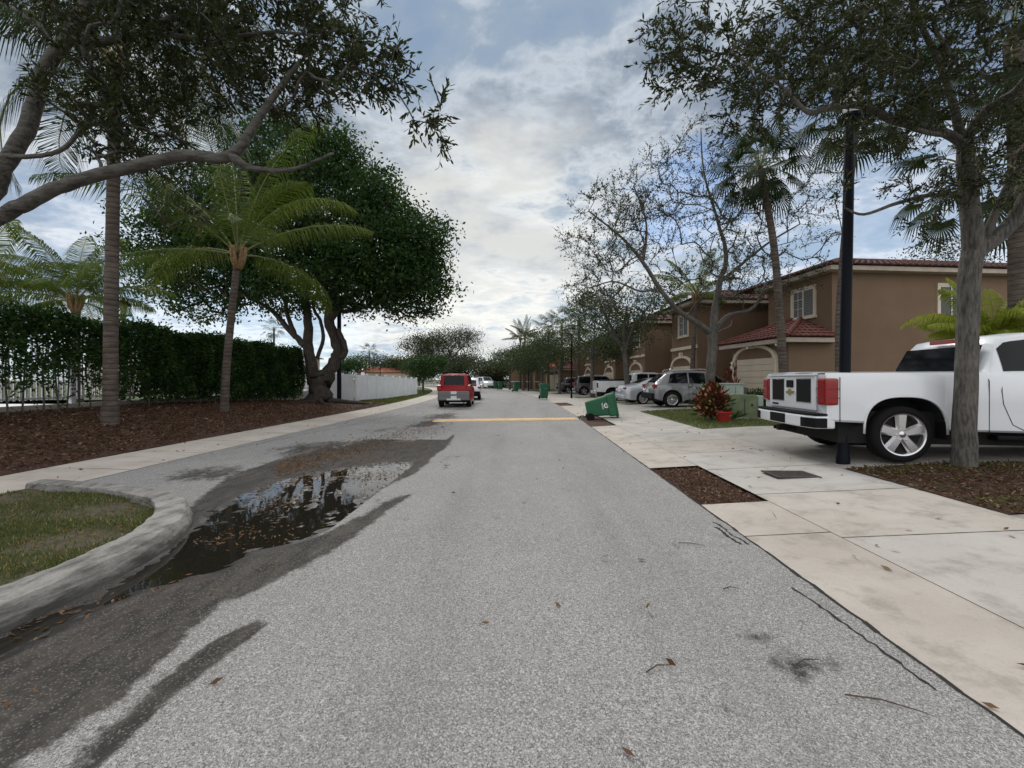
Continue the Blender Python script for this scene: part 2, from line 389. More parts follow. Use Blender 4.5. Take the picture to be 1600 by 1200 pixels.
def wb(Y, p=0): return .022*np.sin(Y*1.7+1+p)+.014*np.sin(Y*4.3+p*2)+.009*np.sin(Y*11.1+p*3)
def lowx(y):                            # gutter line
    return np.interp(y, [-6, 2, 3.2, 4.4, 5.2, 6.2, 7.2, 8], [-3.0, -2.97, -2.93, -3.22, -3.15, -2.75, -2.4, -2.15])
def pxpoly(pts):
    W = np.array([G(a, b)[:2] for a, b in pts])
    def sd(X, Y):
        X = np.asarray(X, float); Y = np.asarray(Y, float); best = np.full(X.shape, 1e9); ins = np.zeros(X.shape, bool); n = len(W)
        for i in range(n):
            (x0, y0), (x1, y1) = W[i], W[(i+1) % n]; dx, dy = x1-x0, y1-y0
            t = np.clip(((X-x0)*dx+(Y-y0)*dy)/(dx*dx+dy*dy+1e-12), 0, 1); best = np.minimum(best, np.hypot(X-x0-t*dx, Y-y0-t*dy))
            c = ((y0 > Y) != (y1 > Y)) & (X < (x1-x0)*(Y-y0)/((y1-y0) or 1e-9)+x0); ins ^= c
        return np.where(ins, best, -best)
    return sd
PW = pxpoly([(-400, 1190), (-100, 1075), (20, 1018), (150, 950), (250, 912), (330, 898), (400, 862), (480, 840), (560, 800), (620, 768), (645, 738), (640, 722), (600, 722), (520, 733), (440, 748), (375, 772), (318, 800), (302, 818), (250, 868), (120, 938), (-30, 995), (-400, 1110)])
PD = pxpoly([(-500, 1700), (-100, 1330), (42, 1190), (130, 1130), (225, 1062), (325, 972), (355, 942), (395, 930), (450, 900), (540, 848), (600, 806), (650, 772), (628, 772), (560, 806), (500, 835), (455, 846), (500, 814), (560, 783), (612, 757), (650, 740), (690, 705), (715, 680), (690, 672), (640, 690), (560, 692), (450, 712), (360, 742), (310, 775), (280, 800), (250, 868), (-30, 995), (-500, 1120)])
PS = pxpoly([(60, 1260), (130, 1165), (200, 1105), (290, 1030), (360, 985), (415, 968), (408, 985), (350, 1030), (250, 1110), (170, 1190), (110, 1260)])
PS2 = pxpoly([(390, 935), (402, 888), (450, 866), (560, 820), (640, 772), (600, 806), (540, 848), (450, 905)])
def gutter(X, Y):
    d = PW(X, Y); nz = .007*np.sin(X*23+Y*7)+.006*np.sin(Y*31-X*11)+.007*np.sin(X*47+1)*np.sin(Y*39)+.004*np.sin(X*83+Y*61)
    a = sstep((d+.10)/.28); br = .55+1.0*sstep((Y-3.8)/1.5)
    n2 = .011*np.sin(X*61+Y*13+3*np.sin(Y*9))*np.sin(Y*53-X*17+2*np.sin(X*13))+.008*np.sin(X*9.7+Y*4.1)*np.sin(Y*6.3-X*3)
    return -.031*a+(nz+n2)*a*br*(1+.8*(a < .9))
rd_dirt = mx(lambda X, Y: .95*sstep(PS(X, Y)/.09+.5), lambda X, Y: 1.0*sstep(PD(X, Y)/.26+.45),
             blobs([(590, 790, .12, .8, 10, .6), (800, 655, 1.5, .5, 0, .35), (1250, 1040, .38, .16, 10, .6), (1180, 995, .16, .05, 0, .6), (990, 1110, .07, .05, 0, .6), (1215, 735, .2, .3, 0, .3), (1330, 1000, .25, .1, 30, .45), (700, 720, .3, 1.2, 0, .4), (1010, 700, .25, 2.5, 0, .3), (880, 760, .3, 2.0, 0, .25)]))
grid('road', -1.95, 2.1, -6, 20, .07, .12, M_asph, 0, dict(dirt=rd_dirt, pale=mx(lambda X, Y: .25*band(-1.9, -1.74, -6, 6.2, .10)(X, Y), lambda X, Y: .35*band(.2, 2.4, 4, 40, .5)(X, Y)), litter=blobs([(715, 672, .2, 1.2, 0, .5)]), wet=zero))
grid('road_far', -1.95, 2.1, 20, 120, .4, .5, M_asph, 0, dict(dirt=blobs([(760, 640, .5, 4, 0, .3), (820, 630, .5, 5, 0, .25)]), pale=lambda X, Y: .3+0*X, litter=zero, wet=zero))
ln_dirt = mx(lambda X, Y: 1.0*sstep(PD(X, Y)/.26+.45), blobs([(200, 830, .7, .9, 0, .9), (330, 740, 1.1, .8, 0, .75), (500, 700, 1.2, 1.3, 0, .85), (650, 665, .8, 2.2, 0, .95), (600, 690, 1.0, 1.7, 0, .8), (700, 640, 1.2, 2.5, 0, .4)]))
ln_wet = mx(lambda X, Y: 1.0*sstep((PW(X, Y)+.22)/.30), blobs([(330, 850, .5, .5, 0, 1.0), (380, 760, .6, .5, 0, .7)]))
ln_lit = mx(blobs([(450, 725, 1.0, .22, -8, .75), (560, 712, .9, .28, 0, .8), (640, 692, .6, .7, 0, .75), (680, 662, .5, 1.4, 0, .75), (400, 745, .7, .2, 0, .5), (335, 800, .25, .2, 0, .6), (700, 650, .4, 2, 0, .5)]), lambda X, Y: .45*band(-3.4, -2.3, -6, 8.5, .3, 1)(X, Y))
grid('parking_lane', -6.5, -1.95, -6, 10.5, .045, .05, M_lane, -.002, dict(dirt=ln_dirt, pale=lambda X, Y: .42*band(-6.6, -3.9, 5, 60, .8)(X, Y), litter=ln_lit, wet=ln_wet), gutter)
grid('parking_lane_far', -6.5, -1.95, 10.5, 120, .2, .35, M_lane, -.002, dict(dirt=blobs([(665, 662, .6, 1.6, 0, .85), (690, 650, .9, 2.0, 0, .8), (600, 672, 1.2, 1.2, 0, .5), (745, 630, .8, 2.5, 0, .6), (720, 640, 1, 2, 0, .5)]), pale=lambda X, Y: .42+0*X, litter=blobs([(672, 660, .4, 1.2, 0, .8), (650, 672, .5, .7, 0, .6), (690, 645, .4, 1.5, 0, .4)]), wet=zero))
# the puddle: level water over the sunken gutter, its shore follows the rough asphalt
pv = []
for y in np.linspace(-5, 9.2, 60):
    pv += [(-3.3 if y < 4.2 else -4.4, y, -.0175), (-1.96, y, -.0175)]
o = npmesh('puddle', pv, [(2*i, 2*i+1, 2*i+3, 2*i+2) for i in range(59)], M_water); struct(o)
grid('left_sidewalk', -8.0, -6.5, -6, 120, .5, .4, M_walkl, .004)
grid('mulch_bed_left', -12.6, -8.0, -6, 25.5, .12, .15, M_mulch, .012, None, lambda X, Y: .018*np.sin(X*9+Y*5)*np.sin(Y*7-X*3)+.01*np.sin(X*31)*np.sin(Y*27))
grid('lawn_left', -13.5, -8.0, 25.5, 120, .5, .7, M_grass, .012)
grid('patio', -60, -12.6, -10, 25.5, 3, 3, M_pale, -.30, None, lambda X, Y: 0*X)
grid('lawn_beyond', -80, -13.5, 25.5, 150, 6, 6, M_grass, -.05)
# right side: ribbon strip with sunken planters, sidewalk, driveways and lawns
PL = [(5.12, 7.2), (13.45, 17.2), (24.0, 27.0)]
y0 = -6
for a, b_ in PL+[(120, None)]:
    grid('concrete_strip', 2.1, 2.9, y0, a, .4, .4, M_strip, .002)
    if b_ is None: break
    grid('planter_mulch', 2.1, 2.9, a, b_, .1, .1, M_mulch, -.035, None, lambda X, Y: .01*np.sin(X*31+Y*5)*np.sin(Y*27))
    y0 = b_
grid('right_sidewalk', 2.9, 4.8, -6, 120, .4, .4, M_walk, .006)
lots = [(-6, 4.35, 'driveway', 1), (4.35, 6.5, 'mulch_bed_right', 2), (6.5, 11.6, 'driveway', 1), (11.6, 17.8, 'lawn', 0), (17.8, 25, 'driveway', 1), (25, 27, 'lawn', 0),
        (27, 33, 'driveway', 1), (33, 36, 'lawn', 0), (36, 42, 'driveway', 1), (42, 45, 'lawn', 0), (45, 51, 'driveway', 1), (51, 120, 'lawn', 0)]
for a, b_, nm, k in lots:
    grid(nm, 4.8, 30, a, b_, .6, .6 if k != 2 else .2, [M_grass, M_drive, M_mulch][k], [.010, .002, .014][k], None, None)
# kerb island
kp = [(-3.42, -5.5), (-3.30, 0), (-3.22, 1.6), (-3.13, 2.6), (-3.12, 3.2), (-3.24, 3.8), (-3.55, 4.38), (-4.05, 4.88), (-4.8, 5.22), (-5.6, 5.45), (-6.46, 5.6)]
def catmull(pts, n=6):
    pts = [Vector(p) for p in pts]; o = []
    for i in range(len(pts)-1):
        a = pts[max(i-1, 0)]; b, c = pts[i], pts[i+1]; d = pts[min(i+2, len(pts)-1)]
        for k in range(n):
            t = k/n; o.append(.5*((2*b)+(c-a)*t+(2*a-5*b+4*c-d)*t*t+(3*b-a-3*c+d)*t**3))
    o.append(pts[-1]); return o
kc = catmull([(x, y, 0) for x, y in kp], 8)
prof = [(-.04, -.06), (-.02, .02), (.015, .11), (.035, .138), (.065, .150), (.12, .154), (.275, .154), (.295, .147), (.302, .05)]
kv = []; inner = []
for i, p in enumerate(kc):
    t = (kc[min(i+1, len(kc)-1)]-kc[max(i-1, 0)]).normalized(); nrm = Vector((-t.y, t.x, 0))
    for j, (o_, z) in enumerate(prof):
        wob = .006*math.sin(i*1.7+j*2)+.005*math.sin(i*.6+j)
        q = p+nrm*(o_+wob); kv.append((q.x, q.y, z+wob*.6))
    inner.append(p+nrm*.285)
npf = len(prof)
kf = [(i*npf+j, i*npf+j+1, (i+1)*npf+j+1, (i+1)*npf+j) for i in range(len(kc)-1) for j in range(npf-1)]
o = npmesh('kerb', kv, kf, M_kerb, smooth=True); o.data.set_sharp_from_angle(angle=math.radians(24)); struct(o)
# island lawn
mi_ = MB(); n = len(inner); vs = []; fs = []
for i, p in enumerate(inner):
    for k in range(9):
        x = p.x+(-6.46-p.x)*k/8; vs.append((x, p.y, .072+.02*math.sin(x*5+p.y*3)))
fs = [(i*9+k, i*9+k+1, (i+1)*9+k+1, (i+1)*9+k) for i in range(n-1) for k in range(8)]
struct(npmesh('island_lawn', vs, fs, M_soil, smooth=True))
# sidewalk side wall of the planter and utility cover
M_cover = mat('cast_cover', (.035, .03, .028), .7, fn=noisy((.03, .026, .024), (.075, .06, .05), 12, .7, .6, .004))
m = MB(); m.box((3.87, 6.28, .121), (.62, .42, .016)); 
for i in range(7): m.box((3.87, 6.28-.16+i*.053, .1315), (.52, .012, .006))
tag(m.build('utility_cover', M_cover), 'dark flat utility cover set flush into the pale sidewalk slab near the black lamp post', 'utility cover')

# ================================================================ LEAVES
def leafmesh(name, C, D, L, W, m, parent, hexa=False, flat=.5, rng=RNG, tint=None):
    C = np.asarray(C, float); D = np.asarray(D, float); n = len(C)
    D /= np.linalg.norm(D, axis=1, keepdims=True)+1e-9
    R = rng.normal(size=(n, 3)); R[:, 2] += flat*2
    S = np.cross(D, R); S /= np.linalg.norm(S, axis=1, keepdims=True)+1e-9
    U = np.cross(S, D)
    L = (L*(.65+.7*rng.random(n)))[:, None]; W = (W*(.7+.6*rng.random(n)))[:, None]
    t = rng.random(n) if tint is None else tint
    if hexa:
        V = np.stack([C, C+D*L*.35+S*W*.5, C+D*L*.72+S*W*.42-U*L*.03, C+D*L-U*L*.08, C+D*L*.72-S*W*.42-U*L*.03, C+D*L*.35-S*W*.5], 1).reshape(-1, 3)
        i = np.arange(n)[:, None]*6; F = np.concatenate([i+np.array([[0, 1, 2, 3]]), i+np.array([[0, 3, 4, 5]])]); k = 6
    else:
        V = np.stack([C, C+D*L*.5+S*W*.5, C+D*L, C+D*L*.5-S*W*.5], 1).reshape(-1, 3)
        F = np.arange(n*4).reshape(-1, 4); k = 4
    return npmesh(name, V, F, m, {'tint': np.repeat(t, k)}, parent)
def segmesh(P0, P1, R0, R1, n=5):
    D = P1-P0; Ln = np.linalg.norm(D, axis=1, keepdims=True)+1e-9; D = D/Ln
    up = np.where(np.abs(D[:, 2:3]) < .9, np.array([[0, 0, 1.]]), np.array([[1., 0, 0]]))
    U = np.cross(D, up); U /= np.linalg.norm(U, axis=1, keepdims=True); W = np.cross(D, U)
    a = np.arange(n)*2*PI/n; ca, sa = np.cos(a), np.sin(a)
    ring = U[:, None]*ca[None, :, None]+W[:, None]*sa[None, :, None]
    A0 = P0[:, None]+ring*R0[:, None, None]; A1 = (P1+D*R1[:, None]*.3)[:, None]+ring*R1[:, None, None]
    V = np.concatenate([A0, A1], 1).reshape(-1, 3)
    k = np.arange(n); q = np.stack([k, (k+1) % n, n+(k+1) % n, n+k], 1)
    F = (np.arange(len(P0))*2*n)[:, None, None]+q[None]
    return V, F.reshape(-1, 4)
def inblob(rng, c, r, shell=.0):
    while True:
        p = rng.uniform(-1, 1, 3); l = np.linalg.norm(p)
        if l <= 1 and (l >= shell or rng.random() < .25):
            k = 1+(.14*math.sin(p[0]*7+c[0])*math.sin(p[2]*8+c[2])+.22*rng.random()**4 if shell > .2 else 0); return np.array(c)+p*np.array(r)*k
def tree(name, base, limbs, blobs_, label, cat, group=None, natt=400, tip=.006, leaf=(.09, .04), mleaf=M_leaf_fic, mbark=M_bark, lpt=30, spread=.35, shell=.3,
         seed=1, jit=.16, hexa=False, power=.46, droop=0., flare=1.25, flat=.5, sides=10, roots=0, alongn=0, wob=.08, keep=None):
    """limbs: polylines [(x,y,z,r)...] relative to base; blobs_: (cx,cy,cz,rx,ry,rz,weight) relative to base"""
    rng = np.random.default_rng(seed); root = empty(name, base, 0, label, cat, group)
    nodes = []; par = []; rad = []; lm = MB(); first = True
    for lb in limbs:
        pts = catmull([p[:3] for p in lb], 5); rr = np.interp(np.linspace(0, len(lb)-1, len(pts)), range(len(lb)), [p[3] for p in lb])
        pts = [p+Vector(rng.normal(size=3)*wob*r) for p, r in zip(pts, rr)]
        r2 = list(rr)
        if first:
            r2 = [r*(1+(flare-1)*math.exp(-i*.9)) for i, r in enumerate(rr)]
        lm.tube(pts, r2, sides)
        pr = -1
        for i, (p, r) in enumerate(zip(pts, rr)):
            nodes.append(tuple(p)); par.append(pr); rad.append(r); pr = len(nodes)-1
        first = False
    if roots:
        for k in range(roots):
            a = 2*PI*k/roots+rng.uniform(-.3, .3); r0 = limbs[0][0][3]; L = rng.uniform(2.2, 4)*r0
            lm.tube([(math.cos(a)*r0*.5, math.sin(a)*r0*.5, r0*.9), (math.cos(a)*r0*1.2, math.sin(a)*r0*1.2, r0*.22), (math.cos(a+.1)*L, math.sin(a+.1)*L, .0), (math.cos(a+.2)*L*1.4, math.sin(a+.2)*L*1.4, -.08)], [r0*.38, r0*.25, r0*.14, r0*.06], 8)
    n0 = len(nodes)
    wts = np.array([b[6] if len(b) > 6 else 1 for b in blobs_], float); wts /= wts.sum()
    att = []
    while len(att) < natt:
        b = blobs_[rng.choice(len(blobs_), p=wts)]; p = inblob(rng, b[:3], b[3:6], shell)
        if keep is None or keep(p): att.append(p)
    att = np.array(att)
    c0 = np.array(limbs[0][-1][:3]); att = att[np.argsort(np.linalg.norm(att-c0, axis=1))]
    NN = np.zeros((n0+natt*4+10, 3)); NN[:n0] = nodes; cnt = n0; tips = []
    elig = np.ones(len(NN), bool); elig[:n0] = [rad[i] < limbs[0][0][3]*.8 or nodes[i][2] > limbs[0][-1][2]*.75 for i in range(n0)]
    if not elig[:n0].any(): elig[:n0] = True
    for p in att:
        dd = np.linalg.norm(NN[:cnt]-p, axis=1)+np.where(elig[:cnt], 0, 1e3)
        j = int(np.argmin(dd)); dist = dd[j]; st = NN[j]
        if dist < .12: continue
        k = 2 if dist < 1 else 3 if dist < 2.4 else 4
        prev = j; q0 = st
        for i in range(1, k+1):
            t = i/k; q = st+(p-st)*t+(rng.normal(size=3)*jit*dist*.5*math.sin(PI*t) if i < k else 0); q = np.array(q); q[2] -= droop*dist*t*t
            if cnt >= len(NN): break
            NN[cnt] = q; par.append(prev); rad.append(None); prev = cnt; cnt += 1
        tips.append(prev)
    NN = NN[:cnt]; kidsn = np.zeros(cnt)
    for t in tips: kidsn[t] += 1
    for i in range(cnt-1, n0-1, -1): kidsn[par[i]] += kidsn[i]
    idx = np.arange(n0, cnt); pa = np.array([par[i] for i in idx], int)
    R = tip*np.maximum(kidsn, 1)**power
    R[:n0] = np.minimum(np.array(rad[:n0]), np.maximum(R[:n0], 0)) if n0 else R[:n0]
    r1 = R[idx]; r0 = np.minimum(R[pa], r1*1.7)
    Vs, Fs = segmesh(NN[pa], NN[idx], r0, r1, 5)
    b0 = len(lm.v)
    lm.v += [tuple(v) for v in Vs]; lm.f += [tuple(f) for f in (Fs+b0)]; lm.m += [0]*len(Fs)
    me = bpy.data.meshes.new('trunk'); me.from_pydata(lm.v, [], lm.f); me.polygons.foreach_set('use_smooth', [True]*len(me.polygons)); me.materials.append(mbark)
    o = bpy.data.objects.new('trunk', me); COL.objects.link(o); o.parent = root
    # leaves sit along the last twigs
    tp = np.array(tips); A_ = NN[tp]; B_ = NN[np.array([par[t] for t in tips])]
    if alongn:      # twiggy: extra thin shoots each carrying aligned leaves
        SP0 = []; SP1 = []; CC = []; DD = []
        for a, b in zip(A_, B_):
            dr = a-b; l = np.linalg.norm(dr)+1e-6; dr = dr/l
            for _ in range(alongn):
                s0 = b+(a-b)*rng.random(); dv_ = dr*rng.uniform(.4, 1.3)+rng.normal(size=3)*.55; dv_[2] -= droop*2*rng.random(); dv_ /= np.linalg.norm(dv_)
                ln = spread*rng.uniform(.5, 1.3); e = s0+dv_*ln; SP0.append(s0); SP1.append(e)
                for q in range(lpt):
                    t = (q+rng.random())/lpt; CC.append(s0+(e-s0)*t); DD.append(dv_*1.0+rng.normal(size=3)*.6)
        Vs, Fs = segmesh(np.array(SP0), np.array(SP1), np.full(len(SP0), tip*.5), np.full(len(SP0), tip*.25), 3)
        o2 = npmesh('twigs', Vs, Fs, mbark, None, root)
        C, Dd = np.array(CC), np.array(DD)
    else:
        C = np.repeat(A_, lpt, 0)+rng.normal(size=(len(A_)*lpt, 3))*spread*np.array([1, 1, .7])
        Dd = rng.normal(size=C.shape)+np.repeat(A_-B_, lpt, 0)*.5; Dd[:, 2] += .15
    # tint: clumps lighter or darker as whole shoots
    cl_t = np.repeat(rng.random(len(C)//lpt+1), lpt)[:len(C)]
    leafmesh('crown', C, Dd, leaf[0], leaf[1], mleaf, root, hexa, flat, rng, np.clip(cl_t*.6+rng.random(len(C))*.4, 0, 1))
    return root
# ================================================================ TREES
def rel(base, pts): return [(P(a, b, D)[0]-base[0], P(a, b, D)[1]-base[1], P(a, b, D)[2]-base[2], r/math.sqrt(1+((a-800)/FPX)**2)) for a, b, D, r in pts]
def relb(base, lst):         # (px,py,D, rx px, rz px, ry metres, weight)
    o = []
    for px, py, D, a, c, ry, wt in lst:
        q = P(px, py, D); o.append((q[0]-base[0], q[1]-base[1], q[2]-base[2], a/FPX*D, ry, c/FPX*D, wt))
    return o
def onground(s, Y, dz=-.03): x = s+float(cY(Y)); return (x, Y, float(gh(s, Y))+dz)
# --- near live oak on the island, trunk just outside the frame
bs = (-6.0, 2.6, .08)
tree('live_oak', bs,
     [[(0, 0, 0, .2), (.05, .1, .8, .17), (.2, .25, 1.5, .14)],
      [(.2, .25, 1.5, .11)]+rel(bs, [(-20, 350, 4.0, .105), (40, 318, 4.0, .095), (100, 290, 4.0, .085), (200, 262, 3.95, .075), (290, 244, 3.9, .066), (362, 243, 3.85, .056), (410, 175, 3.8, .036), (470, 95, 3.8, .02)]),
      rel(bs, [(362, 243, 3.85, .055), (390, 262, 3.8, .034), (455, 265, 3.75, .018), (520, 240, 3.7, .01)]),
      [(.1, .15, 1.2, .12)]+rel(bs, [(-40, 330, 4.3, .12), (5, 265, 4.3, .11), (45, 190, 4.3, .105), (65, 115, 4.3, .095), (108, 55, 4.2, .085), (150, -20, 4.2, .08), (200, -120, 4.2, .05)]),
      rel(bs, [(108, 60, 4.2, .07), (150, 66, 4.1, .055), (220, 50, 4.0, .04), (300, 10, 3.9, .025)]),
      rel(bs, [(-10, 240, 4.3, .045), (40, 245, 4.2, .034), (95, 235, 4.2, .03), (130, 200, 4.2, .026), (165, 188, 4.2, .018)]),
      rel(bs, [(75, 50, 4.2, .04), (30, 18, 4.3, .03), (-20, -5, 4.3, .02)]),
      rel(bs, [(220, 50, 4.0, .03), (330, 60, 3.8, .022), (430, 50, 3.7, .016), (520, 60, 3.6, .01)])],
     relb(bs, [(250, 60, 4.1, 150, 100, .7, 4.2), (210, 200, 4.1, 90, 65, .4, 1.7), (440, 80, 3.8, 120, 90, .6, 3.2), (360, -40, 3.9, 250, 70, .8, 2), (560, 90, 3.5, 60, 60, .3, .7), (600, 110, 3.5, 45, 38, .3, .3), (90, 20, 4.3, 90, 40, .5, .5), (130, 150, 4.3, 60, 35, .4, .25), (300, 330, 4.2, 60, 35, .2, .05),
               (660, 165, 3.5, 45, 28, .15, .2), (690, 200, 3.5, 18, 20, .1, .04)]),
     'live oak limbs and small leaves overhanging the upper left from the kerbed grass island', 'tree', None, natt=700, tip=.0032, leaf=(.055, .017), mleaf=M_leaf_oak, mbark=M_barkh,
     lpt=10, alongn=7, spread=.2, seed=11, hexa=True, power=.40, droop=.08, flat=.2, jit=.22, shell=0)
# --- near live oak on the right mulch bed
bs = camw(6.45, 6.05, .2)
tree('live_oak', bs,
     [rel(bs, [(1506, 738, 6.05, .205), (1508, 650, 6.05, .19), (1512, 520, 6.05, .175), (1516, 420, 6.05, .18), (1522, 385, 6.05, .19), (1512, 300, 6.05, .155), (1508, 215, 6.0, .13)]),
      rel(bs, [(1525, 395, 6.05, .15), (1560, 368, 6.0, .15), (1590, 335, 5.9, .15), (1625, 270, 5.7, .12), (1680, 180, 5.4, .08)]),
      rel(bs, [(1508, 225, 6.0, .11), (1470, 205, 5.8, .075), (1400, 190, 5.4, .065), (1345, 165, 5.1, .05), (1290, 170, 4.8, .045), (1262, 175, 4.6, .03), (1215, 130, 4.4, .018), (1130, 75, 4.2, .01)]),
      rel(bs, [(1400, 188, 5.4, .04), (1440, 205, 5.5, .04), (1480, 212, 5.8, .04)]),
      rel(bs, [(1512, 308, 6.05, .06), (1455, 305, 6.0, .042), (1400, 318, 5.9, .034), (1350, 335, 5.8, .024), (1320, 325, 5.7, .014)]),
      rel(bs, [(1509, 215, 6.0, .12), (1545, 170, 5.7, .1), (1590, 140, 5.4, .08), (1650, 60, 5.0, .05)]),
      rel(bs, [(1505, 230, 6.0, .09), (1480, 130, 5.6, .06), (1440, 40, 5.2, .04), (1400, -60, 5, .03)]),
      rel(bs, [(1540, 372, 6.05, .08), (1575, 290, 5.9, .07), (1610, 240, 5.7, .05)])],
     relb(bs, [(1470, 60, 5.0, 170, 110, .9, 4.5), (1280, 90, 4.6, 130, 80, .6, 2.8), (1550, 230, 5.6, 80, 100, .5, 1.8), (1400, -60, 4.8, 260, 80, .9, 1.6), (1130, 95, 4.2, 110, 60, .35, 1.0), (1050, 100, 4.1, 65, 40, .25, .28), (1060, 20, 4.1, 60, 40, .3, .3), (1380, 200, 5.2, 90, 50, .4, 1.1),
               (1440, 300, 5.9, 60, 28, .3, .35), (1430, 360, 5.9, 60, 40, .3, .18), (1300, 300, 5.6, 40, 30, .3, .08), (1180, 180, 4.4, 60, 25, .3, .25)]),
     'grey forked live oak on the right mulch bed before the large white pickup', 'tree', None, natt=800, tip=.0034, leaf=(.055, .016), mleaf=M_leaf_oak,
     lpt=10, alongn=7, spread=.22, seed=5, hexa=True, power=.40, droop=.02, flat=.2, jit=.2, shell=0, flare=1.1, wob=.035, sides=14)
# --- big ficus
bs = onground(-10.7, 21.8)
D0 = 21.8
tree('ficus_tree', bs,
     [rel(bs, [(500, 636, 22, .62), (498, 600, 22, .52), (500, 585, 22, .55)]),
      rel(bs, [(495, 600, 22, .42), (484, 560, 22, .3), (482, 520, 22, .26), (478, 470, 22, .2), (470, 400, 22, .13), (450, 340, 22, .09)]),
      rel(bs, [(505, 600, 22, .42), (522, 565, 22, .32), (528, 545, 22, .3), (515, 500, 22, .28), (520, 460, 22, .24), (535, 400, 22, .16), (550, 330, 22, .1)]),
      rel(bs, [(515, 500, 22, .22), (540, 470, 21.8, .18), (570, 450, 21.5, .14), (605, 430, 21.2, .1), (640, 400, 21, .06)]),
      rel(bs, [(525, 560, 22, .2), (540, 552, 21.8, .15), (535, 530, 21.8, .14), (528, 515, 21.9, .12)]),
      rel(bs, [(484, 545, 22, .2), (460, 525, 22, .17), (430, 490, 22, .14), (400, 470, 22, .11), (350, 440, 22, .08)]),
      rel(bs, [(462, 528, 22, .15), (450, 495, 21.8, .12), (440, 460, 21.6, .1), (400, 400, 21.5, .07)]),
      rel(bs, [(495, 560, 22, .11), (505, 530, 22, .1), (500, 500, 22, .09), (490, 480, 22, .09), (500, 440, 22, .07)]),
      rel(bs, [(520, 480, 22, .2), (500, 430, 22, .16), (480, 380, 22, .12), (440, 300, 22, .08)])],
     relb(bs, [(490, 310, 22, 100, 95, 3.5, 2.8), (590, 410, 21.5, 90, 75, 3.0, 2.4), (600, 330, 21.5, 50, 55, 2.5, 1.0), (665, 385, 21, 38, 40, 1.6, .5), (400, 370, 22, 120, 100, 3.0, 2.4), (310, 420, 22, 90, 75, 2.6, 1.6), (640, 440, 21, 60, 55, 2.0, 1.0), (440, 240, 22, 80, 50, 2.5, .8),
               (330, 330, 22.5, 80, 80, 2.5, 1.2), (480, 440, 22, 130, 50, 3.0, 1.6), (535, 255, 22, 35, 40, 2.0, .35), (260, 380, 22, 60, 60, 2.0, .6)]),
     'large dense dark green ficus with twisted stems beside the left black lamp post', 'tree', None, natt=2100, tip=.010, leaf=(.19, .105), mleaf=M_leaf_fic, mbark=M_barkd,
     lpt=52, spread=.34, seed=3, shell=.45, roots=7, sides=12, wob=.12, jit=.2)

def simple_oak(name, s, Y, h, wd, label, group, seed, natt=200, lpt=30, leaf=(.14, .07), th=.16, mleaf=M_leaf_far, trunkh=.32, spread=.3, shell=.3, jit=.25, lean=0, flatc=.42, mbark=M_bark, tip=.008):
    r_ = random.Random(seed); b = onground(s, Y); L = []
    f = h*trunkh; L.append([(0, 0, 0, th), (lean*.3, 0, f*.5, th*.85), (lean*.6, 0, f, th*.8)])
    for k in range(5):
        a = 2*PI*k/5+r_.uniform(-.4, .4); q = wd*.5*r_.uniform(.45, .8)
        L.append([(lean*.6, 0, f*r_.uniform(.85, 1), th*.55), (lean+math.cos(a)*q*.4, math.sin(a)*q*.4, f+(h-f)*.3, th*.38), (lean+math.cos(a)*q, math.sin(a)*q, f+(h-f)*r_.uniform(.5, .75), th*.18)])
    zc = h*(.5+trunkh*.45); B = [(lean, 0, zc, wd*.5, wd*.5, h*flatc*.7, 2)]
    for k in range(5):
        a = r_.uniform(0, 2*PI); B.append((lean+math.cos(a)*wd*.28, math.sin(a)*wd*.28, zc+r_.uniform(-.12, .2)*h, wd*.27, wd*.27, h*.17, 1))
    return tree(name, b, L, B, label, 'tree', group, natt=natt, tip=tip, leaf=leaf, mleaf=mleaf, lpt=lpt, spread=spread, seed=seed, shell=shell, jit=jit, sides=8, mbark=mbark)
